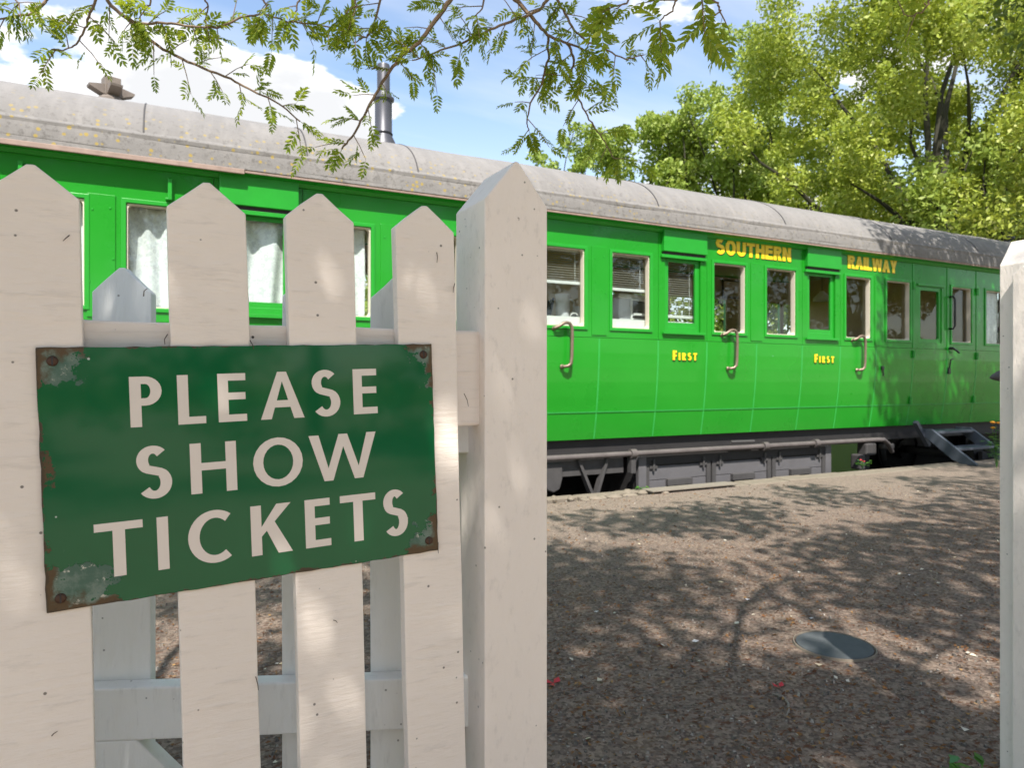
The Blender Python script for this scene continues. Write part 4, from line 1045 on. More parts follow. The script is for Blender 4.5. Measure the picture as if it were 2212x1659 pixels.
def post(a_left, w, ztop, gable, label, depth=0.0, parent_name='gate_post'):
    Mx = frame(a_left, ztop, depth, 0)
    t = thing(parent_name, (Mx @ Vector((w/2, w/2, 0))).to_tuple()[:2]+(0.0,), label, 'post', 'posts at the gateway')
    MB().prism([(0,-ztop),(w,-ztop),(w,-gable),(w/2+0.003,-0.001),(w/2-0.003,-0.001),(0,-gable)], Mx, w).build('shaft', M['post'], t, bevel=0.0025)
    return t, Mx
M['post'] = white_paint('cream_white_post_paint', (0.83, 0.745, 0.665), (1, 1, 0.5), 0.45)
aL, _ = fence_hit(1047, 825); aR, _ = fence_hit(1182, 825); PWID = aR-aL
_, zpk = fence_hit(1113, 346)
_, zsh = fence_hit(1047, 428)
lpost, _ = post(aL, PWID, zpk, zpk-zsh, 'tall white square gate post with pointed top at the right end of the picket fence')
# far-left corner of the second post shows at column 2158
aR2, _ = fence_hit(2158, 825, 0.0)
rpost, RM = post(aR2, PWID, zpk+0.014, zpk-zsh, 'white gate post cut off by the right edge of the picture, alone beside the platform', -PWID)
# closing strip planted on the face of the second post
MB().prism([(0.0,-1.345),(PWID*0.42,-1.345),(PWID*0.42,-0.022),(PWID*0.21,0.0),(0.0,-0.022)], frame(aR2-0.0195, zpk-0.066, -PWID, 0) @ Matrix.Translation((0, PWID*0.24, 0)) @ Matrix.Rotation(math.pi/2, 4, 'Z') @ Matrix.Translation((0,-0.019,0)), 0.019).build('closing_strip', M['post'], rpost, bevel=0.002)

# open gate folded back behind the fence
GA = math.atan2(0.0784, 0.9969)
gd = R2*math.cos(GA)+F2*math.sin(GA); GDIR = Vector((gd.x, gd.y, 0)); GBACK = Vector((-gd.y, gd.x, 0))
g0 = at_depth(262, 825, 1.14); GO = Vector((g0.x, g0.y, 0))
def gate_hit(px, py, depth=0.0):
    d = ray(px, py); o = GO.x*GBACK.x+GO.y*GBACK.y
    t = (o+depth)/(d.x*GBACK.x+d.y*GBACK.y); P = Vector((d.x*t, d.y*t, 0)); return (P-GO).dot(GDIR), CAM_H+d.z*t
gframe = lambda a, z, depth=0.0, lean=0.0: frame(a, z, depth, lean, GO, GDIR, GBACK)
gate = thing('picket_gate', tuple(GO)[:2]+(0.0,), 'white picket gate folded open behind the fence, its lower rail and diagonal brace showing', 'gate')
ga, gz = gate_hit(262, 575)
for k in range(-4, 5):
    aa = ga+0.1545*k
    if k == 3: aa -= 0.006
    picket(gate, M['gate'], gframe(aa, gz-0.002*k, 0, 0), PW-0.001, gz-0.08, 0.043, 0.021, rr)
_, rz = gate_hit(262, 1487, -0.034)
for zt, hh in ((rz, 0.086), (1.015, 0.085)):
    MB().prism([(-0.70,-hh),(0.64,-hh),(0.64,0),(-0.70,0)], gframe(0, zt, -0.0345, 0), 0.034).build('rail', M['gate'], gate, bevel=0.003)
pa, pz = gate_hit(294, 1598, -0.033); qa, qz = gate_hit(358, 1659, -0.033)
dirx, dirz = (qa-pa), (qz-pz); l_ = math.hypot(dirx, dirz); dirx /= l_; dirz /= l_
nx_, nz_ = dirz, -dirx                        # below the upper edge
A = (pa, rz-0.0862); 
tE = (0.14-A[1])/dirz; B = (A[0]+dirx*tE, 0.14)
MB().prism([A, (A[0]-0.125, A[1]), (B[0]-0.125, B[1]), B], gframe(0, 0, -0.0335, 0), 0.033).build('brace', M['gate'], gate, bevel=0.0025)
MB().prism([(-0.70,-0.086),(0.64,-0.086),(0.64,0),(-0.70,0)], gframe(0, 0.136, -0.0345, 0), 0.034).build('rail', M['gate'], gate, bevel=0.003)
for zt in (0.51, 0.975):
    hg = MB().prism([(0.40,-0.018),(0.66,-0.024),(0.66,0.024),(0.40,0.018)], gframe(0, zt, 0.0215, 0), 0.004).build('hinge', M['blackmetal'], gate)

# enamel sign
pts = [fence_hit(x, y, -0.0045) for x, y in ((80, 752), (932, 744), (945, 1188), (100, 1325))]
ang = math.atan2((pts[1][1]-pts[0][1])+(pts[2][1]-pts[3][1]), (pts[1][0]-pts[0][0])+(pts[2][0]-pts[3][0]))
SW, SH = 0.502, 0.318
cxs = sum(p[0] for p in pts)/4; czs = sum(p[1] for p in pts)/4
SF = frame(cxs, czs, -0.0045, -ang) @ Matrix.Translation((-SW/2, 0, -SH/2))
SFi = SF.inverted()
sign = thing('station_sign', tuple(SF.translation), 'green enamel sign with chipped rusty corners reading PLEASE SHOW TICKETS, screwed to the fence', 'sign')
def in_sign(o, extra=Matrix.Identity(4)):     # mesh in sign coordinates: placed by a matrix of its own
    o.parent = sign; o.matrix_parent_inverse = Matrix.Identity(4)
    o.matrix_basis = Matrix.Translation(-Vector(sign.location)) @ SF @ extra; return o
r2 = random.Random(5); ne = 34
ed_ = lambda: r2.uniform(-0.0007, 0.0005)
poly = [(SW*i/ne, ed_()) for i in range(ne)]+[(SW+ed_(), SH*i/22) for i in range(22)]+[(SW*(1-i/ne), SH+ed_()) for i in range(ne)]+[(ed_(), SH*(1-i/22)) for i in range(22)]
pm = MB().prism(poly, Matrix.Identity(4), 0.003).mesh('plate')
plate = in_sign(mesh_obj('plate', pm, M['enamel']))
bv = plate.modifiers.new('edge', 'BEVEL'); bv.width = 0.001; bv.segments = 2; bv.limit_method = 'ANGLE'; bv.angle_limit = R_(50)
def sign_uv(px, py):
    a, z = fence_hit(px, py, -0.0045); p = SFi @ (FO+FDIR*a+FBACK*-0.0045+Vector((0, 0, z))); return p.x, p.z
rows = [('PLEASE', [(280,349.8,813,921),(381.4,446.6,810,916),(470.6,532,807,911),(561.7,656,803.4,906),(673.4,734,798,898),(762.5,814,798,893.5)]),
        ('SHOW', [(294.9,371,964.6,1075.5),(411,511,955,1065),(546.4,653.8,945,1048.6),(667.4,812.5,938,1036)]),
        ('TICKETS', [(204,310,1124.5,1242),(340,364.5,1119.5,1229.5),(406,503.5,1104.5,1215.5),(542,631,1089.5,1201),(659,714,1079.5,1184.5),(735,811.5,1067,1167.5),(828,880,1057.5,1154.5)])]
for word, boxes in rows:
    tops, bots = [], []
    for x0, x1, y0, y1 in boxes:
        xm = (x0+x1)/2; tops.append(sign_uv(xm, y0)[1]); bots.append(sign_uv(xm, y1)[1])
    n_ = len(boxes); i_ = list(range(n_))
    pt, pb = np.polyfit(i_, tops, 1), np.polyfit(i_, bots, 1)
    for i, (ch, (x0, x1, y0, y1)) in enumerate(zip(word, boxes)):
        ym = (y0+y1)/2; u0, u1 = sign_uv(x0, ym)[0], sign_uv(x1, ym)[0]
        zt_, zb_ = np.polyval(pt, i), np.polyval(pb, i); h = zt_-zb_
        if ch == 'L': u0, u1 = sign_uv(x0+2, ym)[0], sign_uv(x1-3, ym)[0]
        me = letter_mesh('letter', ch, u1-u0, h, 0.2, 0.148, 0.0004)
        o = in_sign(mesh_obj('letter', me, M['letter']), Matrix.Translation((u0, 0.0001, zb_)))
for px, py in ((113, 780), (914, 766), (131, 1293), (926, 1168)):
    u, w_ = sign_uv(px, py)
    me = MB().lathe([(0.0062,0),(0.0060,0.0011),(0.0035,0.0021),(0.0005,0.0024)], Matrix.Translation((u, 0, w_)) @ Matrix.Rotation(math.pi/2, 4, 'X'), 16).mesh('screw'); me.polygons.foreach_set('use_smooth', [True]*len(me.polygons))
    sc_ = in_sign(mesh_obj('screw', me, M['screw']))
    sl = mesh_obj('slot', MB().box(u-0.0008, u+0.0008, -0.0027, -0.0016, w_-0.005, w_+0.005).mesh('slot'), M['blackmetal'], sc_)

# bits of dead stalk caught on the fence boards
tw = MB(); rt = random.Random(9)
for px, py, dx, dy in ((150,508,-14,12),(310,640,8,-17),(362,722,-6,22),(540,735,8,20),(943,545,1,22),(982,612,-3,20),(1002,850,10,28),(552,1462,6,30),(946,1172,1,24),(720,1340,9,6),(1118,470,3,6),(112,1590,12,-9)):
    a_, z_ = fence_hit(px, py, -0.003); b_, w_ = fence_hit(px+dx, py+dy, -0.005)
    p, q = FO+FDIR*a_+FBACK*-0.003+Vector((0,0,z_)), FO+FDIR*b_+FBACK*-0.004+Vector((0,0,w_))
    tw.tube([p, (p+q)/2+Vector((rt.uniform(-.002,.002), -0.002, rt.uniform(-.002,.002))), q], [0.0007, 0.0006, 0.0004], 5)
tag(tw.build('dead_stalks', M['darkwood'], None, kind='stuff'), 'thin dark dead stalks caught on the white boards', 'stalk')

# ================================================================== PLATFORM FURNITURE AND LITTER
mc = on_z(1801, 1397); MR = 0.152
mh = thing('manhole_cover', (mc.x, mc.y, 0), 'round grey metal inspection cover set flush in the platform', 'manhole cover')
MB().lathe([(MR-0.012,0.004),(MR-0.011,0.0075),(MR-0.02,0.009),(0.001,0.009)], Matrix.Translation((mc.x, mc.y, 0)), 48).build('cover', M['cover'], mh)
rgm = MB(); sg = 48
for i in range(sg):
    w0, w1 = 2*math.pi*i/sg, 2*math.pi*(i+1)/sg
    P_ = lambda r_, w, z: (mc.x+r_*math.cos(w), mc.y+r_*math.sin(w), z)
    rgm.add([P_(MR-0.006,w0,0.001),P_(MR-0.005,w0,0.009),P_(MR-0.001,w0,0.009),P_(MR+0.001,w0,0.0),P_(MR-0.006,w1,0.001),P_(MR-0.005,w1,0.009),P_(MR-0.001,w1,0.009),P_(MR+0.001,w1,0.0)], [(0,1,5,4),(1,2,6,5),(2,3,7,6)])
rgm.build('rim', M['stone'], mh)

def in_view(n, y0, y1, power=1.0):
    """random ground points in front of the camera"""
    out = []
    while len(out) < n:
        d = 0.9+(6.9-0.9)*rng.random()**power; l = (rng.random()*1.9-0.95)*d
        P = F2*d+R2*l
        if y0 < P.y < y1 and (P.x-mc.x)**2+(P.y-mc.y)**2 > 0.03: out.append((P.x, P.y))
    return np.array(out)
def flakes(name, pts, size, mat, label, cat, lift=0.25, aspect=2.2, zmin=0.002):
    n = len(pts); ang = rng.random(n)*6.283; s = size*(0.5+rng.random(n)); til = (rng.random((n, 4))*lift*s[:, None])
    ux = np.stack([np.cos(ang), np.sin(ang)], 1); vx = np.stack([-np.sin(ang), np.cos(ang)], 1)
    V = np.zeros((n, 4, 3))
    for k, (a, b) in enumerate(((-0.5, 0), (0.05, -0.5/aspect), (0.5, 0), (0.0, 0.5/aspect))):
        V[:, k, :2] = pts+(ux*a+vx*b)*s[:, None]; V[:, k, 2] = zmin+til[:, k]
    o = mesh_obj(name, quads_mesh(name, V), mat, None, 'stuff'); return tag(o, label, cat)
flakes('leaf_litter', in_view(16000, 0.2, 5.3, 1.3), 0.016, M['litter'], 'tiny brown dead leaf scraps strewn over the platform', 'leaf litter', 0.5, 2.5)
flakes('fallen_petals', in_view(300, 0.3, 5.3, 1.0), 0.022, M['petal'], 'pale fallen petals dotted over the dark platform', 'petals', 0.35, 1.5)
def grit(n, name, label):
    pts = in_view(n, 0.2, 5.25, 1.5); s = 0.0035+0.006*rng.random(n)**2.5
    # low faceted pyramids: four quads folded from a square base to an offset top
    V = []
    for (x, y), r_ in zip(pts, s):
        a = rng.random()*1.57; c_, d_ = math.cos(a)*r_, math.sin(a)*r_; h = r_*(0.5+rng.random()*0.7)
        B_ = [(x+c_,y+d_,0.0),(x-d_,y+c_,0.0),(x-c_,y-d_,0.0),(x+d_,y-c_,0.0)]
        k = 0.45+0.2*rng.random(); T_ = [(x+(b[0]-x)*k, y+(b[1]-y)*k, h) for b in B_]
        for i in range(4): V.append([B_[i], B_[(i+1) % 4], T_[(i+1) % 4], T_[i]])
        V.append(T_)
    return tag(mesh_obj(name, quads_mesh(name, np.array(V)), M['grit'], None, 'stuff'), label, 'gravel')
grit(9000, 'loose_gravel', 'loose fine gravel lying on the worn platform surface')
for px, py, s_, lab in ((1195, 1479, 0.028, 'crimson petal lying by the foot of the tall gate post'), (1684, 1487, 0.02, 'crimson petal near the pale curved stalk on the platform')):
    g = on_z(px, py); m = MB()
    for k in range(3):
        a = k*1.7; m.add([(g.x, g.y, 0.004), (g.x+s_*math.cos(a), g.y+s_*math.sin(a), 0.006), (g.x+1.3*s_*math.cos(a+.5), g.y+1.3*s_*math.sin(a+.5), 0.014), (g.x+s_*math.cos(a+1), g.y+s_*math.sin(a+1), 0.007)], [(0,1,2,3)])
    tag(m.build('red_petal', M['redpetal']), lab, 'petal', 'crimson petals on the platform')
pp = [on_z(1690+dx, 1505+dy, 0.006) for dx, dy in ((-22,-6),(0,0),(12,14),(14,28),(8,42))]
tag(MB().tube(pp, [0.003,0.004,0.004,0.0035,0.002], 6).build('dry_stalk', M['plank'], None, True), 'pale curved dry stalk lying on the platform below the inspection cover', 'stalk')

def weed(loc, h, n, label, mat='weed', spread=0.12, leafsize=0.07, flower=None):
    t = thing('weed', (loc.x, loc.y, 0), label, 'plant'); r = random.Random(int(loc.x*1000)); V = []; sm = MB()
    for k in range(n):
        a = r.uniform(0, 6.28); tip = Vector((loc.x+math.cos(a)*spread*r.uniform(.2,1), loc.y+math.sin(a)*spread*r.uniform(.2,1), h*r.uniform(.5,1)))
        sm.tube([(loc.x, loc.y, 0), ((loc.x*0.6+tip.x*0.4), (loc.y*0.6+tip.y*0.4), tip.z*0.6), tip], [0.0025,0.002,0.001], 5)
        for q in range(5):
            b = r.uniform(0, 6.28); s = leafsize*r.uniform(.6,1.1); f = 0.45+0.13*q; o = Vector((loc.x, loc.y, 0)).lerp(tip, f)
            u = Vector((math.cos(b), math.sin(b), r.uniform(-.1,.5))); v = Vector((-math.sin(b), math.cos(b), r.uniform(-.2,.2)))
            V.append([o, o+u*s*.5+v*s*.3, o+u*s+Vector((0,0,-.1*s)), o+u*s*.5-v*s*.3])
    mesh_obj('leaves', quads_mesh('leaves', np.array([[tuple(p) for p in q] for q in V])), M[mat], t)['kind'] = 'stuff'
    sm.build('stem', M[mat], t)
    if flower:
        for k in range(4):
            c_ = Vector((loc.x+r.uniform(-.6,.6)*spread, loc.y+r.uniform(-.6,.6)*spread, h*r.uniform(.75,1.05)))
            q_ = 0.5 if h < 0.2 else 1.0; MB().lathe([(0.004*q_,-0.01*q_),(0.028*q_,0.004*q_),(0.02*q_,0.014*q_),(0.002*q_,0.018*q_)], Matrix.Translation(c_), 10).build('flower_head', flower, t)
    return t
weed(on_z(2105, 1712), 0.06, 6, 'small green weed growing at the foot of the right gate post', leafsize=0.055)
weed(on_z(1862, 1012), 0.10, 6, 'little weed with red blooms on the platform edge by the bogie', spread=0.10, leafsize=0.06, flower=M['redpetal'])
weed(on_z(1388, 1062), 0.05, 5, 'tuft of weed in the broken part of the platform edging', spread=0.08, leafsize=0.05)
fl_p = at_depth(2152, 925, 8.3)
t = weed(Vector((fl_p.x, fl_p.y, 0)), 0.62, 12, 'leafy plant with orange flowers by the carriage steps', spread=0.16, leafsize=0.10, flower=M['orange'])
# grey stone bird on a stake, half hidden by the right post
bp_ = at_depth(2146, 812, 5.0)
bd = thing('garden_ornament', (bp_.x, bp_.y, 0), 'small grey pointed garden ornament on a stake peeping out beside the right gate post', 'ornament')
MB().lathe([(0.002,-0.085),(0.02,-0.06),(0.04,-0.01),(0.043,0.03),(0.025,0.07),(0.004,0.085)], Matrix.Translation((bp_.x+0.05, bp_.y-0.02, bp_.z)) @ Matrix.Rotation(TH-math.pi/2, 4, 'Z') @ Matrix.Rotation(R_(80), 4, 'Y'), 14).build('body', M['iron'], bd, True)
bar([(bp_.x+0.085, bp_.y-0.045, 0), (bp_.x+0.085, bp_.y-0.045, bp_.z)], 0.008, 'stake', M['iron'], bd)

# ================================================================== TREES
def leaf_quads(C, size, up=0.35, asp=0.55, out=None):
    """one folded-diamond leaf per row of C; out: preferred normals"""
    n = len(C); s = size*(0.6+0.8*rng.random(n))
    N = rng.normal(size=(n, 3)); N[:, 2] += up
    if out is not None: N += out
    N /= np.linalg.norm(N, axis=1)[:, None]+1e-9
    A = rng.normal(size=(n, 3)); A -= N*(A*N).sum(1)[:, None]; A /= np.linalg.norm(A, axis=1)[:, None]+1e-9
    B = np.cross(N, A); V = np.empty((n, 4, 3))
    V[:, 0] = C-A*(s*0.5)[:, None]; V[:, 2] = C+A*(s*0.5)[:, None]-N*(s*0.12)[:, None]
    V[:, 1] = C-B*(s*0.5*asp)[:, None]+N*(s*0.08)[:, None]; V[:, 3] = C+B*(s*0.5*asp)[:, None]+N*(s*0.08)[:, None]
    return V
def clumped(centres, radii, per, flat=0.8):
    out = []
    for c, r in zip(centres, radii):
        k = int(per*(r**2)); p = rng.normal(size=(k, 3)); p /= np.linalg.norm(p, axis=1)[:, None]
        p *= (rng.random(k)**0.45)[:, None]*r; p[:, 2] *= flat; out.append(p+c)
    return np.concatenate(out)
def limb(m, a, b, r0, r1, bend=0.12, n=6, r=random):
    a, b = Vector(a), Vector(b); L = (b-a).length; o = Vector((r.uniform(-1,1), r.uniform(-1,1), r.uniform(-.3,.8)))*L*bend
    pts = [a.lerp(b, i/n)+o*math.sin(math.pi*i/n)+Vector((r.uniform(-1,1), r.uniform(-1,1), r.uniform(-1,1)))*L*0.015*(0 < i < n) for i in range(n+1)]
    m.tube(pts, [r0+(r1-r0)*(i/n) for i in range(n+1)], 8); return pts
def tree(base, h_first, centre, rad, n_clump, clump_r, per, leaf, mat, label, seed, trunk_r=0.16, hollow=0.45, name='tree', group=None, flat=0.8):
    r = random.Random(seed); base = Vector(base); centre = Vector(centre)
    t = thing(name, tuple(base), label, 'tree', group)
    m = MB(); top = Vector((base.x+(centre.x-base.x)*0.6, base.y+(centre.y-base.y)*0.6, h_first)); limb(m, base-Vector((0,0,0.3)), top, trunk_r*1.25, trunk_r*0.8, 0.03, 6, r)
    m.build('trunk', M['bark_dark'], t, True)
    cs, rs = [], []
    for i in range(n_clump):
        v = Vector((r.gauss(0,1), r.gauss(0,1), r.gauss(0,1))).normalized(); k = hollow+(1-hollow)*r.random()**0.6
        w = 1+0.22*math.sin(v.x*5+seed)+0.18*math.sin(v.z*7+seed*2)+0.1*math.sin(v.y*9)
        c = centre+Vector((v.x*rad[0], v.y*rad[1], v.z*rad[2]))*k*w; cs.append(c); rs.append(clump_r*r.uniform(0.5, 1.25))
    mb = MB()
    for c in r.sample(cs, min(16, len(cs))): limb(mb, top, c, trunk_r*0.42, 0.012, 0.1, 6, r)
    mb.build('branches', M['bark_dark'], t, True, kind='stuff')
    P = clumped(np.array([tuple(c) for c in cs]), rs, per, flat)
    o = mesh_obj('crown', quads_mesh('crown', leaf_quads(P, leaf, 0.5)), mat, t, 'stuff')
    return t
M['bark_dark'] = plain('dark_ivied_bark', (0.035, 0.032, 0.018), 0.9, 0, 0.4, 10, 0.4)
def spot(px, py, depth):
    p = at_depth(px, py, depth); return (p.x, p.y, p.z)
def base_of(px, depth, z=-0.25):
    p = at_depth(px, HOR, depth); return (p.x, p.y, z)
BG = 'trees beyond the railway carriage'
tree(base_of(1985, 14.0), 3.6, spot(2020, 215, 14.0), (3.7, 3.6, 4.1), 190, 0.54, 2500, 0.090, M['leaf_far'], 'tall broad yellow-green tree with a dark trunk behind the right end of the carriage', 11, 0.20, group=BG)
tree(base_of(2330, 16.0), 3.8, spot(2260, 170, 16.0), (3.7, 3.6, 4.5), 140, 0.58, 1700, 0.105, M['leaf_far'], 'leafy tree running off the right edge of the picture behind the carriage', 12, 0.20, group=BG)
tree(base_of(1560, 19.0), 3.0, spot(1560, 350, 19.0), (2.0, 2.0, 3.0), 84, 0.48, 1500, 0.12, M['leaf_far2'], 'slender fresh green tree with a pointed open top left of the broad tree', 13, 0.12, group=BG)
tree(base_of(1375, 21.0), 2.6, spot(1385, 400, 21.0), (2.3, 2.3, 2.0), 80, 0.46, 1000, 0.15, M['leaf_far2'], 'lower bushy tree above the carriage roof behind the hanging twig', 14, 0.12, group=BG)
tree(base_of(1225, 24.0), 2.4, spot(1240, 400, 24.0), (1.7, 1.7, 2.2), 50, 0.36, 1100, 0.15, M['leaf_far2'], 'small pale tree just right of the tall post top', 15, 0.09, group=BG)
tree(base_of(1740, 22.0), 2.6, spot(1740, 385, 22.0), (3.0, 3.0, 2.8), 100, 0.55, 900, 0.16, M['leaf_far'], 'open crowned tree seen between the slender tree and the broad tree', 16, 0.16, group=BG)
tree(base_of(2120, 12.3), 1.6, spot(2110, 425, 12.3), (1.3, 1.2, 1.15), 36, 0.5, 620, 0.11, M['leaf_far2'], 'low bright yellow-green bush above the dark end of the carriage roof', 17, 0.07, group=BG)
tree(base_of(700, 30.0), 1.6, spot(700, 620, 30.0), (4.5, 3.0, 2.4), 60, 1.0, 160, 0.24, M['leaf_far2'], 'bushy green tree beyond the carriage seen through its windows', 18, 0.15, group=BG)
tree(base_of(1590, 17.0), 1.2, spot(1590, 640, 17.0), (3.4, 1.6, 1.8), 60, 0.7, 330, 0.16, M['leaf_far2'], 'green shrub filling the far windows of the carriage lounge', 19, 0.08, group=BG)
tree(base_of(1900, 15.5), 1.2, spot(1900, 640, 15.5), (3.0, 1.4, 1.6), 50, 0.7, 330, 0.16, M['leaf_far'], 'green shrub behind the carriage below the broad tree', 20, 0.08, group=BG)

# the tree whose twigs hang into the picture: trunk behind the camera, canopy over the gateway
tree_root = thing('overhanging_tree', (-2.6, -2.2, 0), 'tree overhead whose twigs of small paired leaves hang across the top of the picture', 'tree')
m = MB(); rt = random.Random(21); ttop = Vector((-2.2, -1.7, 2.9))
limb(m, (-2.6, -2.2, -0.1), ttop, 0.24, 0.16, 0.03, 7, rt); m.build('trunk', M['bark'], tree_root, True)
D1 = 2.05
paths = [  # pixel paths of the twigs, with the distance of each end
    ([(108,-14),(95,8),(60,32),(20,38),(-30,42)], 1.95, 1.9, 5),
    ([(212,-14),(205,0),(190,45),(180,70),(165,98),(140,108),(112,106)], 1.9, 1.95, 4),
    ([(222,-14),(240,12),(270,36),(300,66),(350,105),(420,140),(500,170),(545,196),(600,222),(648,262)], 2.0, 2.1, 6),
    ([(270,36),(300,52),(350,48),(400,56),(470,60),(520,38),(570,30),(620,46),(700,55),(760,72),(792,80)], 2.0, 2.0, 4),
    ([(985,-16),(970,0),(940,42),(905,92),(872,116),(842,150),(815,196),(790,242),(762,292),(738,322)], 2.0, 2.1, 8),
    ([(838,-14),(822,0),(812,40),(800,66),(790,80),(765,92)], 2.0, 2.05, 4),
    ([(1190,-10),(1165,22),(1105,45),(1045,70),(985,98),(930,116),(890,130)], 2.0, 2.05, 5),
    ([(1098,-16),(1120,5),(1150,38),(1180,74),(1225,92),(1275,112)], 2.0, 2.05, 8),
    ([(1195,-14),(1215,20),(1240,66),(1265,88),(1300,102),(1350,128),(1390,118)], 2.0, 2.0, 4),
    ([(1184,78),(1184,125),(1170,180),(1146,220),(1138,262),(1142,282)], 2.05, 2.15, 4),
    ([(1225,92),(1240,130),(1228,175),(1250,215),(1272,258),(1300,298),(1326,342)], 2.05, 2.15, 4),
    ([(1460,-66),(1468,-40),(1466,-10),(1450,22),(1425,45)], 1.45, 1.5, 3),
    ([(1470,-50),(1492,-20),(1520,-12),(1550,6),(1556,24),(1540,34)], 1.42, 1.45, 3),
    ([(1372,-50),(1368,-22),(1352,6),(1330,18)], 1.5, 1.5, 3),
    ([(2010,-14),(2004,8),(1992,24),(1968,34),(1950,32)], 1.9, 1.95, 3),
    ([(650,-14),(640,20),(625,42)], 2.0, 2.0, 3), ([(440,-14),(450,20),(440,45)], 1.95, 2.0, 3), ([(330,-14),(320,14),(300,40)], 2.0, 2.0, 3),
    ([(560,-14),(575,10),(568,30)], 1.8, 1.8, 3), ([(760,-14),(770,12),(745,30)], 1.9, 1.9, 3), ([(1050,-14),(1040,20),(1020,40)], 2.0, 2.0, 3), ([(20,-14),(40,6),(30,22)], 1.9, 1.9, 3)]
twig_pts = []
limb_ends = []
main = MB()
lim_tips = [Vector((0.1, 1.2, 2.75)), Vector((1.1, 1.0, 2.8)), Vector((1.9, 0.75, 2.75)), Vector((-0.7, 1.5, 2.7))]
for q in lim_tips: limb_ends.append(limb(main, ttop, q, 0.045, 0.016, 0.05, 9, rt))
main.build('limbs', M['bark'], tree_root, True, kind='stuff')
allp = [p for pl_ in limb_ends for p in pl_[4:]]
for path, d0, d1, rw in paths:
    n = len(path); P3 = [at_depth(x, y, d0+(d1-d0)*i/(n-1)) for i, (x, y) in enumerate(path)]
    fine = []
    for i in range(n-1):
        for k in range(5): fine.append(P3[i].lerp(P3[i+1], k/5)+Vector((rt.uniform(-1,1), rt.uniform(-1,1), rt.uniform(-1,1)))*0.0022)
    fine.append(P3[-1]); rad = [(rw*0.00085)*(1-0.72*i/(len(fine)-1))+0.0007 for i in range(len(fine))]
    m = MB().tube(fine, rad, 6)
    if path[0][1] < 0:
        s0 = min(allp, key=lambda p: (p-P3[0]).length); mid = (s0+P3[0])/2+Vector((0, -0.02, 0.10))
        m.tube([s0, mid, P3[0]], [rw*0.0014, rw*0.0011, rad[0]], 6)
    m.build('branch', M['twig'], tree_root, True)
    twig_pts.append((fine, d0))

# compound leaves: a slender rachis carrying paired leaflets
def compound(seed, pairs=6):
    r = random.Random(seed); vs, fs, mi = [], [], []; L = 0.105
    droop = r.uniform(-0.05, 0.22); sway = r.uniform(-0.2, 0.2)
    axis = lambda t: Vector((L*t, L*sway*t*t, -L*droop*t*t))
    k = 5; b0 = len(vs)
    for i in range(k):
        p = axis(i/(k-1)); w = 0.0008
        vs += [(p.x, p.y-w, p.z), (p.x, p.y+w, p.z), (p.x, p.y, p.z-w)]
    for i in range(k-1):
        a = i*3
        for j in range(3): fs.append((a+j, a+(j+1) % 3, a+3+(j+1) % 3, a+3+j))
    def leaflet(o, ang, s, tilt):
        u = Vector((math.cos(ang), math.sin(ang), tilt)).normalized(); v = Vector((-math.sin(ang), math.cos(ang), r.uniform(-.25,.25))); wv = s*0.19; b = len(vs)
        up = Vector((0,0,1))*s*0.06
        pts = [o, o+u*s*.28+v*wv*.85+up, o+u*s*.62+v*wv*.8+up, o+u*s-Vector((0,0,s*.10)), o+u*s*.62-v*wv*.8+up, o+u*s*.28-v*wv*.85+up, o+u*s*.45]
        vs.extend(tuple(p) for p in pts)
        for t_ in ((0,1,6),(1,2,6),(2,3,6),(3,4,6),(4,5,6),(5,0,6)): fs.append(tuple(b+i for i in t_))
    for i in range(pairs):
        t = 0.18+0.76*i/(pairs-1); o = axis(t); s = 0.036*(0.75+0.45*math.sin(math.pi*(0.15+0.75*t)))
        for sd in (-1, 1): leaflet(o, sd*R_(62-22*t+r.uniform(-9,9)), s*r.uniform(.9,1.1), r.uniform(-.35,.15))
    leaflet(axis(1.0), R_(r.uniform(-12,12)), 0.034, -0.25)
    me = bpy.data.meshes.new('leaf'); me.from_pydata(vs, [], fs); me.materials.append(M['leaf_near']); me.update(); return me
leaf_meshes = [compound(100+i, 5+i % 3) for i in range(7)]
places = []
rl = random.Random(33)
side_twigs = MB()
def put(o, direction, scale):
    x = direction.normalized(); z = Vector((rl.gauss(0, .45), rl.gauss(0, .45), 1)); z = (z-x*z.dot(x)).normalized(); y = z.cross(x)
    places.append((o, Matrix(((x.x*scale, y.x*scale, z.x*scale, o.x), (x.y*scale, y.y*scale, z.y*scale, o.y), (x.z*scale, y.z*scale, z.z*scale, o.z), (0,0,0,1)))))
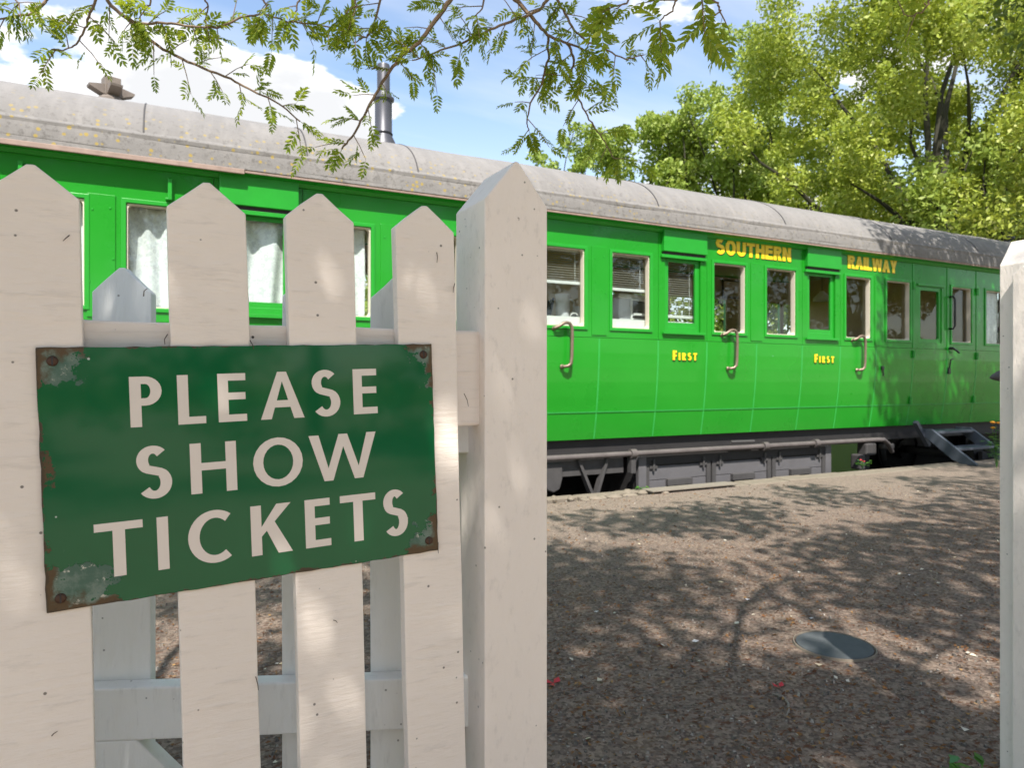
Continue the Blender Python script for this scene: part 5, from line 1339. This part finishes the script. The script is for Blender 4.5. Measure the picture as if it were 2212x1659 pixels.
for fine, d0 in twig_pts:
    big = 1.2 if d0 < 1.6 else 1.0; acc = 0.0; sd = 1
    for i in range(1, len(fine)):
        acc += (fine[i]-fine[i-1]).length
        if acc < (0.034 if d0 > 1.6 else 0.06): continue
        acc = 0.0; t = (fine[i]-fine[i-1]).normalized(); sd = -sd
        lat = Vector((R2.x, R2.y, 0)); across = t.cross(Vector((F2.x, F2.y, 0))).normalized()*sd
        L = rl.uniform(0.03, 0.11)*big; dirn = (across*1.0+t*0.55+Vector((rl.gauss(0,.3), rl.gauss(0,.3), rl.gauss(-.1,.2)))).normalized()
        a = fine[i]; b = a+dirn*L+Vector((0, 0, -0.05*L)); side_twigs.tube([a, a.lerp(b, .5)+Vector((0,0,.05*L)), b], [0.0017, 0.0013, 0.0008], 5)
        for q, f in enumerate((0.3, 0.65, 1.0)):
            o = a.lerp(b, f)
            dd = dirn*0.8+across.cross(dirn)*0.0+Vector((rl.gauss(0,.55), rl.gauss(0,.45), rl.gauss(-.12,.4)))
            put(o, dd, rl.uniform(0.38, 0.62)*big)
        if rl.random() < 0.5: put(a, across*0.9+t*0.6+Vector((rl.gauss(0,.4), rl.gauss(0,.4), rl.gauss(0,.3))), rl.uniform(.42,.66)*big)
    t = (fine[-1]-fine[-3]).normalized()
    for q in range(3): put(fine[-1], t+Vector((rl.gauss(0,.5), rl.gauss(0,.4), rl.gauss(0,.4))), 0.62*big)
side_twigs.build('side_twigs', M['twig'], tree_root, False, kind='stuff')
def screen(p):
    f = p.x*F2.x+p.y*F2.y; l = p.x*R2.x+p.y*R2.y; return CXP+FX*l/max(f, .1), HOR-FX*(p.z-CAM_H)/max(f, .1), f
inv, outv = [], []
for o, Mx in places:
    x, y, f = screen(o); (inv if -20 < x < 2230 and -10 < y < 900 else outv).append((f, o, Mx))
inv.sort(key=lambda q: q[0])
print('compound leaves in view', len(inv), 'outside', len(outv))
inv = inv if len(inv) <= 300 else rl.sample(inv, len(inv))
TR = Matrix.Translation(-Vector(tree_root.location))
for f, o, Mx in inv[:300]:
    lo = bpy.data.objects.new('leaf', rl.choice(leaf_meshes)); COL.objects.link(lo); lo.parent = tree_root; lo.matrix_basis = TR @ Mx
vs, fs = [], []
for f, o, Mx in inv[300:]+outv:
    me = rl.choice(leaf_meshes); b = len(vs); vs += [tuple(Mx @ v.co) for v in me.vertices]; fs += [tuple(b+i for i in p.vertices) for p in me.polygons]
if vs:
    me = bpy.data.meshes.new('leaves'); me.from_pydata(vs, [], fs); me.update(); mesh_obj('leaves', me, M['leaf_near'], tree_root, 'stuff')

# canopy overhead: shades the fence and dapples the platform
SO = Vector((-sun_to.x/-sun_to.z, -sun_to.y/-sun_to.z))   # per metre of height, towards the sun
def canopy(n, zr, region, rr_, per, leaf, parent, mat=None):
    cs, rs = [], []
    for i in range(n):
        h = rc.uniform(*zr); gx, gy = region()
        cs.append((gx+SO.x*h, gy+SO.y*h, h)); rs.append(rc.uniform(*rr_))
    V = leaf_quads(clumped(np.array(cs), rs, per, 0.55), leaf, 1.0, 0.6)
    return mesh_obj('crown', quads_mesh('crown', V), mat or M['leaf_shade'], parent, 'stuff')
rc = random.Random(77)
def reg_near():
    while True:
        x, y = rc.uniform(-4.5, 7.5), rc.uniform(0.5, 4.9)
        dens = 1.0 if y < 1.0 else max(0.0, 1.0-(y-1.0)/4.6)
        if rc.random() < dens: return x, y
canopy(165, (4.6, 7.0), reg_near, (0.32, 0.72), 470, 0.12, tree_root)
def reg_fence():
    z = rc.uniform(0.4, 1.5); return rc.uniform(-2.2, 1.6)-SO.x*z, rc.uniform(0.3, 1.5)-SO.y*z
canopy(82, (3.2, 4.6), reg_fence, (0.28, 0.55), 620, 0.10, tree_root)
cl = MB()
for k in range(14):
    gx, gy = reg_near(); h = rc.uniform(3.5, 4.8); limb(cl, ttop+Vector((0,0,0.1)), (gx+SO.x*h, gy+SO.y*h, h), 0.022, 0.006, 0.08, 6, rc)
cl.build('limbs', M['bark'], tree_root, True, kind='stuff')

# hedge and trees behind the viewpoint, mirrored in the enamel and in the carriage windows
def band(n, xs, ys, zs, r_): return [(rc.uniform(*xs), rc.uniform(*ys), rc.uniform(*zs)) for _ in range(n)], [rc.uniform(*r_) for _ in range(n)]
hd = thing('hedge', (2.0, -6.0, 0), 'green hedge behind the viewpoint, mirrored in the sign', 'hedge')
cs, rs = band(150, (-11, 14), (-6.6, -5.4), (0.2, 1.9), (0.35, 0.6))
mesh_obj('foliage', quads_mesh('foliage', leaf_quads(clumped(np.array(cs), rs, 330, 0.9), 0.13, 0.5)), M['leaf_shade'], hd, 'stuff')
for i_, (bx_, by_, br_) in enumerate(((-5.5, -11.0, 3.0), (3.5, -12.5, 3.2), (11.0, -11.0, 3.2), (18.0, -9.0, 3.4), (25.0, -7.0, 3.4))):
    tree((bx_, by_, 0), 2.6, (bx_, by_, 5.0), (br_, br_*0.8, 2.9), 60, 0.8, 330, 0.22, M['leaf_shade'], ('tree behind the viewpoint beyond the left of the hedge', 'tree behind the viewpoint beyond the middle of the hedge', 'tree beyond the right end of the hedge', 'tree across from the carriage door, past the hedge', 'tree across from the far end of the carriage')[i_], 60+i_, 0.16, group='trees behind the viewpoint')

# a second tree off to the right shades the far end of the carriage
t2 = thing('shade_tree', (9.6, 1.2, 0), 'tree standing off to the right whose shade falls on the dark end of the carriage', 'tree')
m = MB(); limb(m, (9.6, 1.2, -0.1), (9.3, 1.6, 3.2), 0.2, 0.14, 0.03, 7, rc); m.build('trunk', M['bark'], t2, True)
m = MB()
cs, rs = [], []
for i in range(360):
    # clumps stand on sun rays that end on the carriage side or on the platform before it
    zt = rc.uniform(0.0, 3.4); xt = rc.uniform(8.95, 13.5) if rc.random() < 0.9 else rc.uniform(8.3, 9.2); h = rc.uniform(5.0, 7.4)
    k = h-zt; yt = YS if rc.random() < 0.75 else rc.uniform(3.2, 5.6)
    if yt < 5.7: zt = 0; k = h
    cs.append((xt+SO.x*k, yt+SO.y*k, h)); rs.append(rc.uniform(0.25, 0.6))
mesh_obj('crown', quads_mesh('crown', leaf_quads(clumped(np.array(cs), rs, 420, 0.6), 0.10, 0.8, 0.5)), M['leaf_shade'], t2, 'stuff')
for c in rc.sample(cs, 10): limb(m, (9.3, 1.6, 3.1), c, 0.06, 0.012, 0.08, 6, rc)
m.build('limbs', M['bark'], t2, True, kind='stuff')
